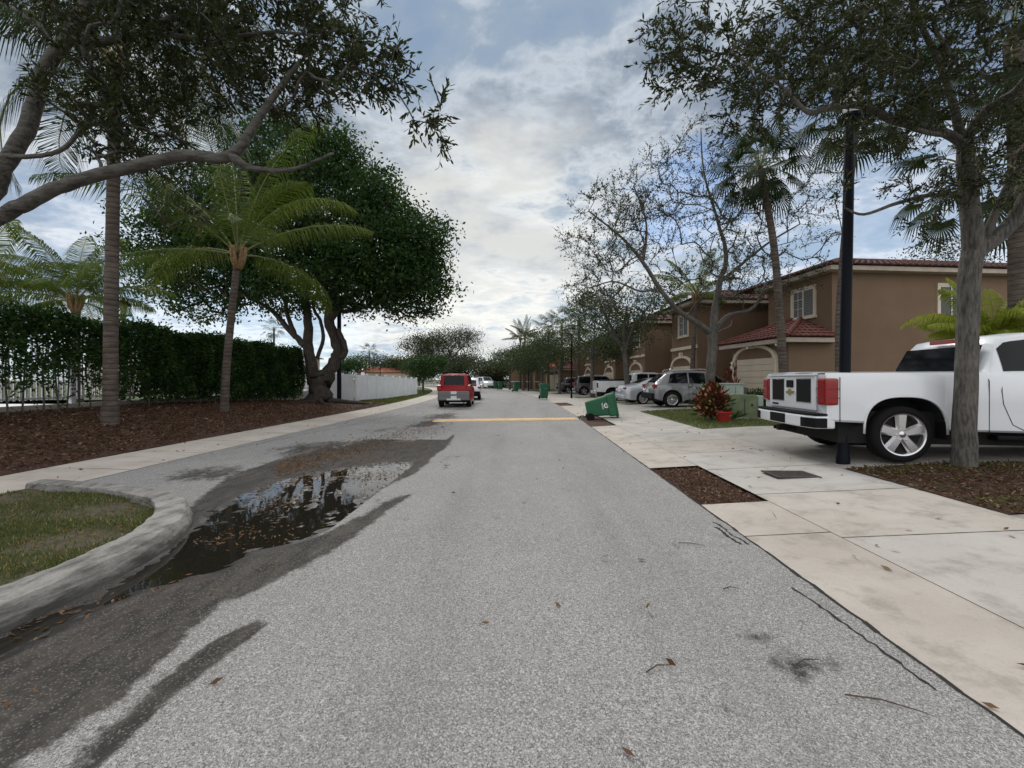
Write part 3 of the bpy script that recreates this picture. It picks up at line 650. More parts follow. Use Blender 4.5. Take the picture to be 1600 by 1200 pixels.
# --- thin bare-looking oak behind the croton
bs = camw((1112-800)/FPX*16.8, 16.8, .2)
def R2(*p): return rel(bs, [(a, b, 16.8+(p_[3] if len(p_) > 3 else 0), r) for p_ in p for a, b, r in [p_[:3]]])
tree('street_tree', bs,
     [R2((1112, 645, .22), (1110, 600, .2), (1113, 540, .2), (1112, 515, .2)),
      R2((1113, 520, .15), (1118, 480, .15), (1125, 440, .12), (1135, 400, .09), (1120, 340, .06), (1100, 270, .04), (1095, 200, .02)),
      R2((1110, 520, .14), (1090, 505, .12, -.3), (1060, 485, .1, -.6), (1030, 450, .09, -1), (1005, 410, .07, -1.2), (970, 370, .045, -1.4), (920, 330, .025, -1.6)),
      R2((1112, 525, .12), (1135, 495, .09, .5), (1170, 485, .08, .8), (1185, 470, .07, .9), (1198, 440, .06, 1)),
      R2((1125, 440, .08), (1150, 420, .07), (1200, 380, .05), (1250, 350, .03)),
      R2((1030, 450, .05, -1), (1000, 455, .04, -1), (960, 440, .03, -1.3), (920, 450, .02, -1.5)),
      R2((1118, 520, .05), (1140, 510, .035), (1143, 500, .02)),
      R2((1005, 410, .05, -1.2), (1010, 350, .04, -1.2), (990, 290, .025, -1.2))],
     [(*q[:3], q[3], q[4], q[5], q[6]) for q in relb(bs, [(1110, 280, 16.8, 100, 90, 2.5, 2), (950, 360, 15.4, 75, 75, 1.8, 1.9), (1050, 370, 16, 110, 80, 2.2, 2), (1220, 330, 17, 110, 90, 2, 2.2), (930, 450, 15.3, 55, 45, 1.4, 1), (1020, 300, 16, 60, 60, 2, .8), (1200, 430, 17, 80, 45, 1.8, 1), (1100, 440, 16.5, 80, 40, 2, .7), (1170, 220, 16.8, 70, 40, 1.6, .5)])],
     'tall thin-leaved street tree with bare wispy branches rising behind the red croton bush', 'tree', None, natt=720, tip=.006, leaf=(.095, .036), mleaf=M_leaf_oak,
     lpt=6, alongn=6, spread=.45, seed=21, hexa=False, power=.42, jit=.10, shell=.1, droop=-.04, flare=1.15)
# --- street oaks along the right
G_R = 'street oaks along the right sidewalk'
simple_oak('street_oak', 6.55, 25.9, 7.2, 7.0, 'leafy street oak with grey trunk rising behind the silver sedan and white extended pickup', G_R, 31, 420, 24, (.15, .07), .2, M_leaf_far, .46, .36, .1, lean=-.5)
simple_oak('street_oak', 6.3, 34.5, 7.0, 7.2, 'dark street oak with forked trunk before the boxy dark vehicle', G_R, 32, 380, 24, (.16, .08), .19, M_leaf_far, .44, .42)
simple_oak('street_oak', 5.4, 43.0, 6.8, 6.4, 'street oak just left of the dark maroon crossover, beside the far lamp post', G_R, 33, 240, 26, (.18, .09), .17, M_leaf_far, .36, .42)
simple_oak('street_oak', 4.7, 48.5, 6.2, 6.0, 'street oak over the standing green bin, in front of the far red roofed garage', G_R, 34, 220, 26, (.18, .09), .15, M_leaf_far, .36, .45)
simple_oak('street_oak', 4.0, 55.5, 6.2, 6.6, 'street oak with thin trunk before the far brown wall, right of the three small bins', G_R, 35, 220, 34, (.2, .1), .16, M_leaf_far, .36, .45)
simple_oak('street_oak', 3.6, 62, 6.4, 6.4, 'farthest small street oak on the right, beside the white car parked crossways', G_R, 36, 200, 34, (.2, .1), .15, M_leaf_far, .36, .45)
# --- left verge
simple_oak('round_tree', -8.7, 44.5, 4.3, 4.6, 'small round bright green tree on the left lawn beside the red car', None, 41, 260, 40, (.17, .09), .12, M_leaf_fic, .28, .3, .6)
simple_oak('thin_tree', -9.0, 50, 3.6, 2.6, 'thin stemmed small tree on the left lawn just behind the round green tree', None, 42, 90, 30, (.16, .08), .08, M_leaf_far, .4)
simple_oak('spreading_tree', -6.5, 56, 9.0, 10.2, 'airy spreading tree with thin grey foliage centred above the red car', None, 43, 520, 30, (.24, .09), .26, M_leaf_oak, .26, .5, .1, .3, flatc=.46, tip=.012)
# --- far belt of trees across the end of the street: separate crowns
G_F = 'trees far off beyond the left fence'
fb = [(545, 575, 95, 6.5, 8, 'pale green crown'), (585, 572, 100, 8.0, 13, 'broad dark crown'), (624, 575, 105, 7.5, 10, 'grey-green crown'), (445, 545, 80, 8.0, 9, 'tall dark crown')]
txt = ['pale green crowned tree beyond the white fence, right of the left lamp post', 'broad dark tree beyond the white fence under the small distant palm', 'grey-green tree beyond the far end of the white fence', 'tree seen through the twisted stems of the big ficus']
for i, ((px, py, D, h, wd, _), t_) in enumerate(zip(fb, txt)):
    q = camw((px-800)/FPX*D, D); simple_oak('distant_tree', q[0]-float(cY(q[1])), q[1], h, wd, t_, G_F, 50+i, 160, 34, (.34, .2), .25, [M_leaf_fic, M_leaf_far][i != 0], .12, .7, .5, flatc=.6)
G_E = 'trees closing the end of the street'
eb = [(700, 92, 7.5, 10, 'dark tree behind the red car roof at the end of the street'), (728, 98, 8, 11, 'dark tree between the red car and the far parked vans'), (770, 96, 7, 9, 'tree right behind the far parked dark vehicle'),
      (768, 76, 4.2, 5, 'low black-green rounded tree above the far parked cars'), (806, 84, 8.0, 9, 'tree over the far white car parked crossways'), (655, 100, 7, 10, 'distant tree behind the small round green tree'), (838, 78, 9.0, 8, 'tall far tree in front of the brown houses at the bend')]
for i, (px, D, h, wd, t_) in enumerate(eb):
    q = camw((px-800)/FPX*D, D); simple_oak('distant_tree', q[0]-float(cY(q[1])), q[1], h, wd, t_, G_E, 60+i, 170, 34, (.34, .2), .25, [M_leaf_far, M_leaf_oak][i % 2], .14, .7, .5, flatc=.6)
q = camw((1450-800)/FPX*32, 32); simple_oak('distant_tree', q[0], q[1], 12.2, 8, 'dark tree top showing above the nearest house roof on the right', None, 71, 260, 34, (.2, .1), .3, M_leaf_oak, .3, .5)

# ================================================================ PALMS
def frond(rng, L, az, el0, bend, nl=84, ll=.75, w=.03, cz=0, twist=0):
    """one feather frond: returns quads for the leaflets and the rib line"""
    pts = []; p = np.zeros(3); e = el0; st = L/14; h = np.array([math.cos(az), math.sin(az), 0])
    for i in range(15):
        pts.append(p.copy()); p = p+(h*math.cos(e)+np.array([0, 0, math.sin(e)]))*st; e -= bend/14*(.5+i/14*1.1)
    pts = np.array(pts); Q = []; T = []
    side = np.array([-h[1], h[0], 0]); tint = rng.random()
    for k in range(nl):
        t = .16+.84*k/nl; f = t*14; i = min(int(f), 13); a = pts[i]+(pts[i+1]-pts[i])*(f-i); d = pts[i+1]-pts[i]; d /= np.linalg.norm(d)
        l = ll*(math.sin(PI*min(1, (t*.93+.05)))**.55)*rng.uniform(.9, 1.08)
        for sg in (-1, 1):
            v = side*sg*.9+d*(.35+.5*t)+np.array([0, 0, .05-rng.uniform(0, .35)]); v /= np.linalg.norm(v)
            m_ = a+v*l*.5+np.array([0, 0, -.05*l]); v2 = v+np.array([0, 0, -rng.uniform(1.2, 2.6)]); v2 /= np.linalg.norm(v2); e_ = m_+v2*l*.5
            wv = d*w*.5
            Q.append([a-wv*.6, a+wv*.6, m_+wv, m_-wv]); Q.append([m_-wv, m_+wv, e_+wv*.1, e_-wv*.1])
            T += [min(1, max(0, tint*.7+rng.random()*.3))]*2
    return Q, T, pts
def palm(name, base, tp, r0, label, nf=20, L=3.6, mleaf=M_palm, seed=1, ll=.75, th=.8, group=None, w=.026, bendr=(.9, 1.9), el=(-.35, 1.25), trunk=True, dead=2, spec=None):
    rng = np.random.default_rng(seed); root = empty(name, base, 0, label, 'palm tree', group)
    tp = np.array(tp)-np.array(base); k = len(tp)
    if trunk:
        m = MB(); pts = catmull([(0, 0, 0), (tp[0]*.18, tp[1]*.18, tp[2]*.3), (tp[0]*.5, tp[1]*.5, tp[2]*.6), tuple(tp)], 9)
        rr = [r0*(1.45 if i < 1 else 1.14 if i < 3 else 1-.28*i/len(pts)) for i in range(len(pts))]; m.tube(pts, rr, 14)
        m.build('trunk', M_palmb, root, smooth=True)
    bt = MB(); Q = []; T = []
    golden = 2.399963
    for i in range(nf):
        a = i*golden+rng.uniform(-.2, .2); t = i/(nf-1); e0 = el[1]+(el[0]-el[1])*t+rng.uniform(-.12, .12); bd = rng.uniform(*bendr)*(1 if t > .2 else .6)
        if spec: pass
        q, tt, ps = frond(rng, L*rng.uniform(.85, 1.08)*(1.18 if t < .4 else 1), a, e0, bd, ll=ll, w=w); q = np.array(q)+tp; Q.append(q.reshape(-1, 3)); T += tt
        bt.tube([tuple(p+tp) for p in ps[::2]], [.028*(1-j/9) for j in range(len(ps[::2]))], 4)
    Vv = np.concatenate(Q); F = np.arange(len(Vv)).reshape(-1, 4)
    npmesh('crown', Vv, F, mleaf, {'tint': np.repeat(T, 4)}, root)
    bt.build('rib', M_rib, root)
    if trunk:
        s = MB()
        for i in range(9):
            a = i*golden; s.tube([tuple(tp+np.array([math.cos(a)*.05, math.sin(a)*.05, -.45])), tuple(tp+np.array([math.cos(a)*.17, math.sin(a)*.17, -.15])), tuple(tp+np.array([math.cos(a)*.24, math.sin(a)*.24, .25]))], [.07, .06, .03], 6)
        s.build('crownshaft', M_husk, root, smooth=True)
    return root
M_rib = mat('palm_rib', (.16, .17, .05), .6); M_husk = mat('palm_husk', fn=noisy((.16, .09, .045), (.30, .19, .09), 14, .9, .6))
def fanpalm(name, base, tp, r0, label, nf=26, L=1.0, seed=1, group=None, spread=1.0):
    rng = np.random.default_rng(seed); root = empty(name, base, 0, label, 'palm tree', group); tp = np.array(tp)-np.array(base)
    m = MB(); bx, by = tp[0], tp[1]
    pts = catmull([(0, 0, 0), (bx*.1-.05, by*.1, tp[2]*.35), (bx*.45, by*.45, tp[2]*.7), tuple(tp)], 9)
    m.tube(pts, [r0*(1.15 if i == 0 else 1-.3*i/len(pts)) for i in range(len(pts))], 12); m.build('trunk', M_palmb, root, smooth=True)
    Q = []; T = []; st = MB()
    for i in range(nf):
        a = i*2.399963+rng.uniform(-.2, .2); t = i/(nf-1); e0 = 1.35-2.25*t+rng.uniform(-.15, .15)
        h = np.array([math.cos(a), math.sin(a), 0]); pl = L*rng.uniform(.8, 1.2)*spread; up = np.array([0, 0, 1.])
        p1 = tp+(h*math.cos(e0)+up*math.sin(e0))*pl*.6; d = h*math.cos(e0-.35)+up*math.sin(e0-.35); p2 = p1+d*pl*.5
        st.tube([tuple(tp), tuple(p1), tuple(p2)], [.022, .016, .01], 4)
        s = np.cross(d, up); s /= np.linalg.norm(s); tint = rng.random()
        nb = 26
        for k in range(nb):
            b = (k/(nb-1)-.5)*PI*1.35; v = d*math.cos(b)+s*math.sin(b)-up*.12; v /= np.linalg.norm(v); l = L*.85*(.72+.28*math.cos(b))*rng.uniform(.92, 1.05)
            m_ = p2+v*l*.6; v2 = v-up*rng.uniform(.7, 1.5); v2 /= np.linalg.norm(v2); e_ = m_+v2*l*.45; wv = np.cross(v, np.cross(d, s)); wv /= np.linalg.norm(wv)+1e-9
            Q.append([p2, p2, m_+wv*.028, m_-wv*.028]); Q[-1][0] = p2-wv*.006; Q[-1][1] = p2+wv*.006
            Q[-1] = [Q[-1][0], Q[-1][3], Q[-1][2], Q[-1][1]]; Q.append([m_-wv*.028, m_+wv*.028, e_+wv*.003, e_-wv*.003]); T += [min(1, tint*.75+rng.random()*.25)]*2
    Vv = np.array(Q).reshape(-1, 3); F = np.arange(len(Vv)).reshape(-1, 4)
    npmesh('crown', Vv, F, M_fan, {'tint': np.repeat(T, 4)}, root); st.build('leaf_stalk', M_rib, root); return root
b = G(172, 668, .36); palm('coconut_palm', (b[0], b[1], .3), P(181, 85, 9.8), .15, 'tall coconut palm with ringed straight trunk on the left mulch bed, nearest of the palms', 22, 4.0, M_palmd, 2, 1.15, bendr=(1.2, 2.1), el=(-.6, 1.2))
b = G(350, 646, .375); palm('coconut_palm', (b[0], b[1], .32), P(372, 398, 13.6), .13, 'leaning coconut palm with bright arching fronds in front of the big ficus', 13, 4.6, M_palm, 9, 1.05, bendr=(.9, 1.6), el=(.15, 1.4))
q = P(118, 470, 15.5); palm('coconut_palm', (q[0]+.1, q[1], -.3), q, .17, 'young yellow-green coconut palm behind the hedge, left of the nearest palm trunk', 17, 2.9, M_palm, 4, .9, w=.03, bendr=(.8, 1.7), el=(-.1, 1.35))
q = P(-40, 455, 14.5); palm('coconut_palm', (q[0]+.1, q[1], -.3), q, .17, 'yellow-green coconut palm behind the hedge at the left edge, only its fronds in view', 14, 2.6, M_palm, 6, .9, w=.03, bendr=(.8, 1.6), el=(-.1, 1.35))
G_FP = 'fan palms along the right front yards'
b = camw((1226-800)/FPX*15.4, 15.4, .2); fanpalm('fan_palm', b, P(1187, 262, 15.2), .145, 'fan palm with curved peeling trunk rising in front of the nearest garage', 26, 1.15, 3, G_FP, .8)
b = camw((1312-800)/FPX*13.2, 13.2, .2); fanpalm('fan_palm', b, P(1342, 165, 13), .12, 'tall fan palm directly behind the near black lamp post', 26, 1.15, 5, G_FP)
b = camw((1512-800)/FPX*11.2, 11.2, .2); fanpalm('fan_palm', b, P(1528, 262, 11), .10, 'fan palm with long-stalked fans behind the forked live oak on the right', 22, 1.0, 8, G_FP, 1.35)
b = camw((1600-800)/FPX*10.2, 10.2, .2); fanpalm('fan_palm', b, P(1582, 60, 10.2), .24, 'thick grey palm trunk at the right edge, between the oak fork and the house wall', 22, 1.1, 12, G_FP)
b = camw((1080-800)/FPX*21.5, 21.5, .1); palm('feather_palm', b, P(1088, 462, 21.5), .13, 'slim feather palm with bright fronds against the second brown house', 12, 2.2, M_palm, 14, .5, bendr=(1.0, 1.8), el=(.1, 1.35))
b = camw((1197-800)/FPX*20.6, 20.6, .1)
G_FR = 'palms standing above the far street oaks'
for i, (px, py, D, t_) in enumerate([(857, 517, 52, 'dark fan palm top, left of the far lantern and lowest of the pair'), (878, 508, 50, 'dark fan palm top just left of the far lantern'), (905, 497, 46, 'fan palm rising above the street oaks right of the far lantern'), (830, 540, 62, 'farthest fan palm above the street oaks near the bend')]):
    q = P(px, py, D); fanpalm('fan_palm', (q[0], q[1], .05), q, .2, t_, 20, 1.5, 80+i, G_FR)
for px, py, D, t_ in [(577, 549, 110, 'tiny distant palm on the skyline above the broad dark tree'), (428, 513, 90, 'distant palm seen through the ficus stems')]:
    q = P(px, py, D); fanpalm('fan_palm', (q[0], q[1], -.1), q, .25, t_, 18, 1.6, int(px))
for i, (px, py, D) in enumerate([(813, 530, 66), (820, 525, 70)]):
    q = P(px, py, D); palm('feather_palm', (q[0], q[1], 0), q, .16, ['spiky feather palm at the bend, lower and left of its twin', 'spiky feather palm at the bend, taller and right of its twin'][i], 11, 3.2, M_palmd, 90+i, .7, bendr=(.5, 1.1), el=(.2, 1.4))

# ================================================================ HEDGE, SHRUBS
def hedge():
    rng = np.random.default_rng(17); Y0, Y1 = -3.0, 21.6
    root = empty('hedge', (-12, Y0, .5), 0, 'long tall clipped green hedge on the left bank hiding a white railing fence', 'hedge')
    n = 210000; y = Y0+(Y1-Y0)*rng.random(n); ext = rng.random(n)
    zt = 3.2-.012*(y-8)+.09*np.sin(y*2.1)+.05*np.sin(y*5.7)+np.minimum(rng.exponential(.05, n), .3)*(np.sin(y*13.7)+np.sin(y*31.3) > .2); zb = gh(np.full(n, -12.), y)
    u = rng.random(n)**.85; z = zb+.12+(zt-zb-.12)*u
    edge = rng.random(n)                                   # leaves gather at the skin
    x = np.where(edge < .62, .48-np.abs(rng.normal(size=n))*.12, np.where(edge < .8, -.45+rng.random(n)*.1, rng.uniform(-.45, .45, n)))
    cl = np.sin(y*4.3+z*3)+np.sin(z*6.1-y*2.2)+np.sin(y*9.7)*.6; dn = .5+.28*cl; lo = (z-zb)/(zt-zb)
    p = np.where(y < 12.5, np.clip((lo-.10)*1.3, .03, 1)*np.clip(dn*1.15+lo*.45-.08, .07, 1)*.8, np.clip((lo-.0)*4, .15, 1))
    top = (z > zt-.1); x = np.where(top, rng.uniform(-.45, .45, n), x)
    kp_ = rng.random(n) < p; x, y, z = x[kp_], y[kp_], z[kp_]
    x = x+.09*np.sin(y*3.1+z*2.3)+.07*np.sin(y*7.7)
    C = np.stack([x, y-Y0, z-.5], 1); Dd = rng.normal(size=C.shape); Dd[:, 0] += .6
    leafmesh('foliage', C, Dd, .115, .06, M_leaf_hedge, root, False, .4, rng, np.clip(.35+.16*cl[kp_]+rng.normal(size=len(x))*.16, 0, 1))
    m = MB()
    for i in range(70):
        y = Y0+.35*i+rng.uniform(-.1, .1); zb = ghw(-12+float(cY(y)), y); x = rng.uniform(-.1, .3)
        m.tube([(x, y-Y0, zb-.55), (x+rng.uniform(-.1, .1), y-Y0+rng.uniform(-.12, .12), zb+.5), (x+rng.uniform(-.1, .1), y-Y0+rng.uniform(-.25, .25), zb+1.9)], [.022, .018, .01], 5)
    m.build('stem', M_bark, root)
hedge()
def shrub(name, x, y, z, r, h, label, ml, n=1500, leaf=(.12, .05), seed=1, cat='shrub', group=None, stems=6, up=.6):
    rng = np.random.default_rng(seed); root = empty(name, (x, y, z), 0, label, cat, group)
    C = []
    while len(C) < n:
        p = rng.uniform(-1, 1, 3)
        if .35 < np.linalg.norm(p) < .86+.22*math.sin(p[0]*6+p[1]*5+p[2]*4+seed): C.append(p*np.array([r, r, h/2])+np.array([0, 0, h/2+.03]))
    C = np.array(C)
    if cat == 'plant': C[:, :2] *= (1.2-.6*C[:, 2:3]/h)
    D = C*np.array([1, 1, .3])+rng.normal(size=C.shape)*.25*r; D[:, 2] += up*r
    leafmesh('foliage', C, D, leaf[0], leaf[1], ml, root, True, .3, rng)
    m = MB()
    for k in range(stems):
        a = 2*PI*k/stems; m.tube([(0, 0, -.03), (math.cos(a)*r*.3, math.sin(a)*r*.3, h*.35), (math.cos(a)*r*.55, math.sin(a)*r*.55, h*.7)], [.018, .013, .006], 5)
    m.build('stem', M_bark, root); return root
q = G(1112, 656, .24)
shrub('croton_bush', q[0], q[1], .24, .50, 1.08, 'bushy red and orange croton on the small lawn beside the green utility box', M_croton, 1050, (.14, .07), 3, 'plant', up=.3)
rg_ = np.random.default_rng(5); cc = rg_.normal(size=(190, 3))*np.array([.27, .27, .26])+np.array([0, 0, .5]); cc[:, 2] = np.abs(cc[:, 2])
leafmesh('green_foliage', cc, cc-np.array([0, 0, .3])+rg_.normal(size=cc.shape)*.2, .17, .07, M_leaf_hedge, bpy.data.objects['croton_bush'], True)
q = G(1190, 650, .25); shrub('clipped_shrub', q[0]+1.0, q[1]+1.9, .25, .55, .85, 'low clipped dark green shrub behind the green utility box, against the garage', M_leaf_hedge, 2600, (.07, .035), 5)
q = P(1140, 600, 18.6); shrub('croton_bush', q[0], q[1], .28, .42, 1.9, 'tall thin yellow and red croton beside the garage wall lamp', M_croton, 160, (.2, .06), 8, 'plant')
q = P(1555, 520, 10.5); rt = palm('areca_palm', (q[0], q[1], .25), (q[0], q[1], 2.35), .05, 'bright yellow-green areca palm between the white pickup cab and the house wall', 30, 1.75, M_yel, 33, .5, w=.026, bendr=(1.1, 2.2), el=(.2, 1.45), trunk=True)
# far low hedges
# ================================================================ HOUSES
M_stucco = mat('brown_stucco', fn=noisy((.155, .100, .062), (.20, .132, .083), .5, .9, .3, .004, 7, (.17, .106, .066), 45))
M_trim = mat('cream_trim', fn=noisy((.60, .50, .38), (.68, .58, .45), 2, .75))
M_fascia = mat('cream_fascia', fn=noisy((.36, .30, .24), (.46, .39, .31), 3, .7))
M_tile = mat('red_roof_tile', fn=noisy((.085, .024, .018), (.185, .052, .036), 5, .8, .3, .01, 5, (.055, .03, .022), 9))
M_tiled = mat('shaded_roof_tile', fn=noisy((.055, .021, .016), (.125, .045, .032), 4, .85, .3, .01, 5, (.05, .035, .028), 9))  # same tile as the garage roof, grazing-view shade put into the colour
M_tileo = mat('orange_roof_tile', fn=noisy((.30, .09, .04), (.42, .14, .07), 3.5, .75))
M_garage = mat('cream_garage_door', fn=noisy((.56, .47, .35), (.62, .53, .41), 1.2, .6))
M_glass = mat('window_glass', (.012, .016, .02), .06, spec=.5)
M_blind = mat('window_blind', (.55, .55, .52), .7)
M_lampw = mat('lamp_glass', (.75, .75, .75), .25)
def roofmesh(m, planes, tile=.27, row=.34, thick=.03):
    """planes: list of polygons (3D, first edge is the eave); solid slab below, rows of barrel tiles above"""
    for poly in planes:
        p = [Vector(q) for q in poly]; e = (p[1]-p[0]).normalized(); n = (p[1]-p[0]).cross(p[-1]-p[0]).normalized()
        if n.z < 0: n = -n
        s = n.cross(e)
        if s.z < 0: s = -s
        m.add([q for q in p], [tuple(range(len(p)))])
        P2 = [((q-p[0]).dot(e), (q-p[0]).dot(s)) for q in p]
        smax = max(q[1] for q in P2); r = 0
        while r*row < smax:
            y = r*row+row*.5; xs = []
            for a, b in zip(P2, P2[1:]+P2[:1]):
                if (a[1]-y)*(b[1]-y) < 0: xs.append(a[0]+(b[0]-a[0])*(y-a[1])/(b[1]-a[1]))
            if len(xs) >= 2:
                x0, x1 = min(xs), max(xs); k = int((x1-x0)/tile)
                for i in range(k+1):
                    cx = x0+(x1-x0)*(i+.5)/(k+1); h = tile*.46; vs = []
                    for yy, lift, sc in ((y-row*.56, .045, 1.0), (y+row*.5, .012, .8)):
                        for j in range(5):
                            a = PI*j/4; vs.append(p[0]+e*(cx-math.cos(a)*h*sc)+s*yy+n*(lift+math.sin(a)*.055*sc))
                    m.add(vs, [(j, j+1, j+6, j+5) for j in range(4)]+[(0, 4, 3, 2, 1)])
            r += 1
def hip(m, x0, x1, y0, y1, z, pitch=.36, tile=.27, row=.34):
    w = min(x1-x0, y1-y0)/2; h = w*pitch
    if x1-x0 >= y1-y0: a, b = (x0+w, (y0+y1)/2, z+h), (x1-w, (y0+y1)/2, z+h)
    else: a, b = ((x0+x1)/2, y0+w, z+h), ((x0+x1)/2, y1-w, z+h)
    c = [(x0, y0, z), (x1, y0, z), (x1, y1, z), (x0, y1, z)]
    if x1-x0 >= y1-y0: pl = [[c[0], c[1], b, a], [c[1], c[2], b], [c[2], c[3], a, b], [c[3], c[0], a]]
    else: pl = [[c[0], c[1], a], [c[1], c[2], b, a], [c[2], c[3], b], [c[3], c[0], a, b]]
    roofmesh(m, pl, tile, row)
    for q, t in ((c[0], a), (c[3], a if x1-x0 >= y1-y0 else b), (c[1], b if x1-x0 >= y1-y0 else a), (c[2], b), (a, b)):
        if (Vector(q)-Vector(t)).length > .1: m.tube([tuple(Vector(q)+Vector((0, 0, .06))), tuple(Vector(t)+Vector((0, 0, .06)))], .085, 6)
def fascia(m, x0, x1, y0, y1, z, t=.17):
    m.box(((x0+x1)/2, y0+.03, z-t/2), (x1-x0, .06, t)); m.box(((x0+x1)/2, y1-.03, z-t/2), (x1-x0, .06, t))
    m.box((x0+.03, (y0+y1)/2, z-t/2), (.06, y1-y0-.12, t)); m.box((x1-.03, (y0+y1)/2, z-t/2), (.06, y1-y0-.12, t))
    m.box(((x0+x1)/2, (y0+y1)/2, z-t+.02), (x1-x0-.12, y1-y0-.12, .03))
def window(root, c, w, h, face, grid_=True, blind=False):
    """face 'x': on a wall facing -x; 'y': facing -y"""
    def tr(a, b, d): return (c[0]-d, c[1]+a, c[2]+b) if face == 'x' else (c[0]+a, c[1]-d, c[2]+b)
    f = MB(); t = .11
    def bar(a0, a1, b0, b1, d0, d1, mb):
        v = [tr(a, b, d) for d in (d0, d1) for a, b in ((a0, b0), (a1, b0), (a1, b1), (a0, b1))]
        mb.add(v, [(0, 1, 2, 3), (4, 5, 6, 7), (0, 1, 5, 4), (1, 2, 6, 5), (2, 3, 7, 6), (3, 0, 4, 7)])
    bar(-w/2-t, -w/2, -h/2-t, h/2+t, -.02, .05, f); bar(w/2, w/2+t, -h/2-t, h/2+t, -.02, .05, f)
    bar(-w/2, w/2, h/2, h/2+t, -.02, .048, f); bar(-w/2-t-.04, w/2+t+.04, -h/2-t, -h/2, -.02, .075, f)
    fr = f.build('window', M_trim, root)
    s = MB(); bar(-.025, .025, -h/2, h/2, .0, .035, s)
    bar(-w/2, -w/2+.04, -h/2, h/2, 0, .03, s); bar(w/2-.04, w/2, -h/2, h/2, 0, .03, s); bar(-w/2, w/2, -h/2, -h/2+.04, 0, .032, s); bar(-w/2, w/2, h/2-.04, h/2, 0, .032, s)
    if grid_:
        for k in (-1, 1): bar(0, w/2, k*h/6-.008, k*h/6+.008, .008, .022, s)
        bar(w/4-.008, w/4+.008, -h/2, h/2, .008, .024, s)
    s.build('sash', M_sash, fr)
    p = MB(); bar(-w/2, w/2, -h/2, h/2, .002, .014, p); p.build('pane', M_pane if blind else M_glass, fr)
    return fr
M_sash = mat('white_sash', (.62, .62, .60), .5)
def f_pane(gg, b):
    x, y, z = gg.xyz(ob(gg)); wv = gg.math('PINGPONG', gg.math('MULTIPLY', z, 14), .5)
    gg.put(b.inputs['Base Color'], gg.mix(gg.sm(wv, .1, .25), (.03, .035, .04), (.22, .22, .20))); b.inputs['Roughness'].default_value = .12
M_pane = mat('pane_over_blinds', fn=f_pane)
def garage_door(root, x, yc, w=2.44, h=2.12, panels=True):
    """on a wall facing -x at plane x"""
    d = MB(); n = 8
    for i in range(n):
        z = h*i/n; d.box((x-.012, yc, z+h/n/2), (.03, w, h/n-.012))
    dr = d.build('garage_door', M_garage, root, bevel=.004)
    t = MB(); R = w/2+.2; sp = h-.02
    for s in (-1, 1): t.box((x-.05, yc+s*(R-.02), sp/2), (.11, .13, sp))
    pts = []
    rise = .62
    for i in range(17):
        a = PI*i/16; pts.append((-math.cos(a)*R, math.sin(a)*rise))
    for i in range(16):
        (a0, b0), (a1, b1) = pts[i], pts[i+1]; k = .87
        q = [(a0, b0), (a1, b1), (a1*k, b1*.80), (a0*k, b0*.80)]
        t.add([(xx, yc+a, sp+b) for xx in (x-.105, x+.01) for a, b in q], [(0, 1, 2, 3), (7, 6, 5, 4), (0, 4, 5, 1), (1, 5, 6, 2), (2, 6, 7, 3), (3, 7, 4, 0)])
    t.box((x-.08, yc, sp+rise+.02), (.16, .17, .34), tap=1.15)
    t.build('arch_trim', M_trim, root)
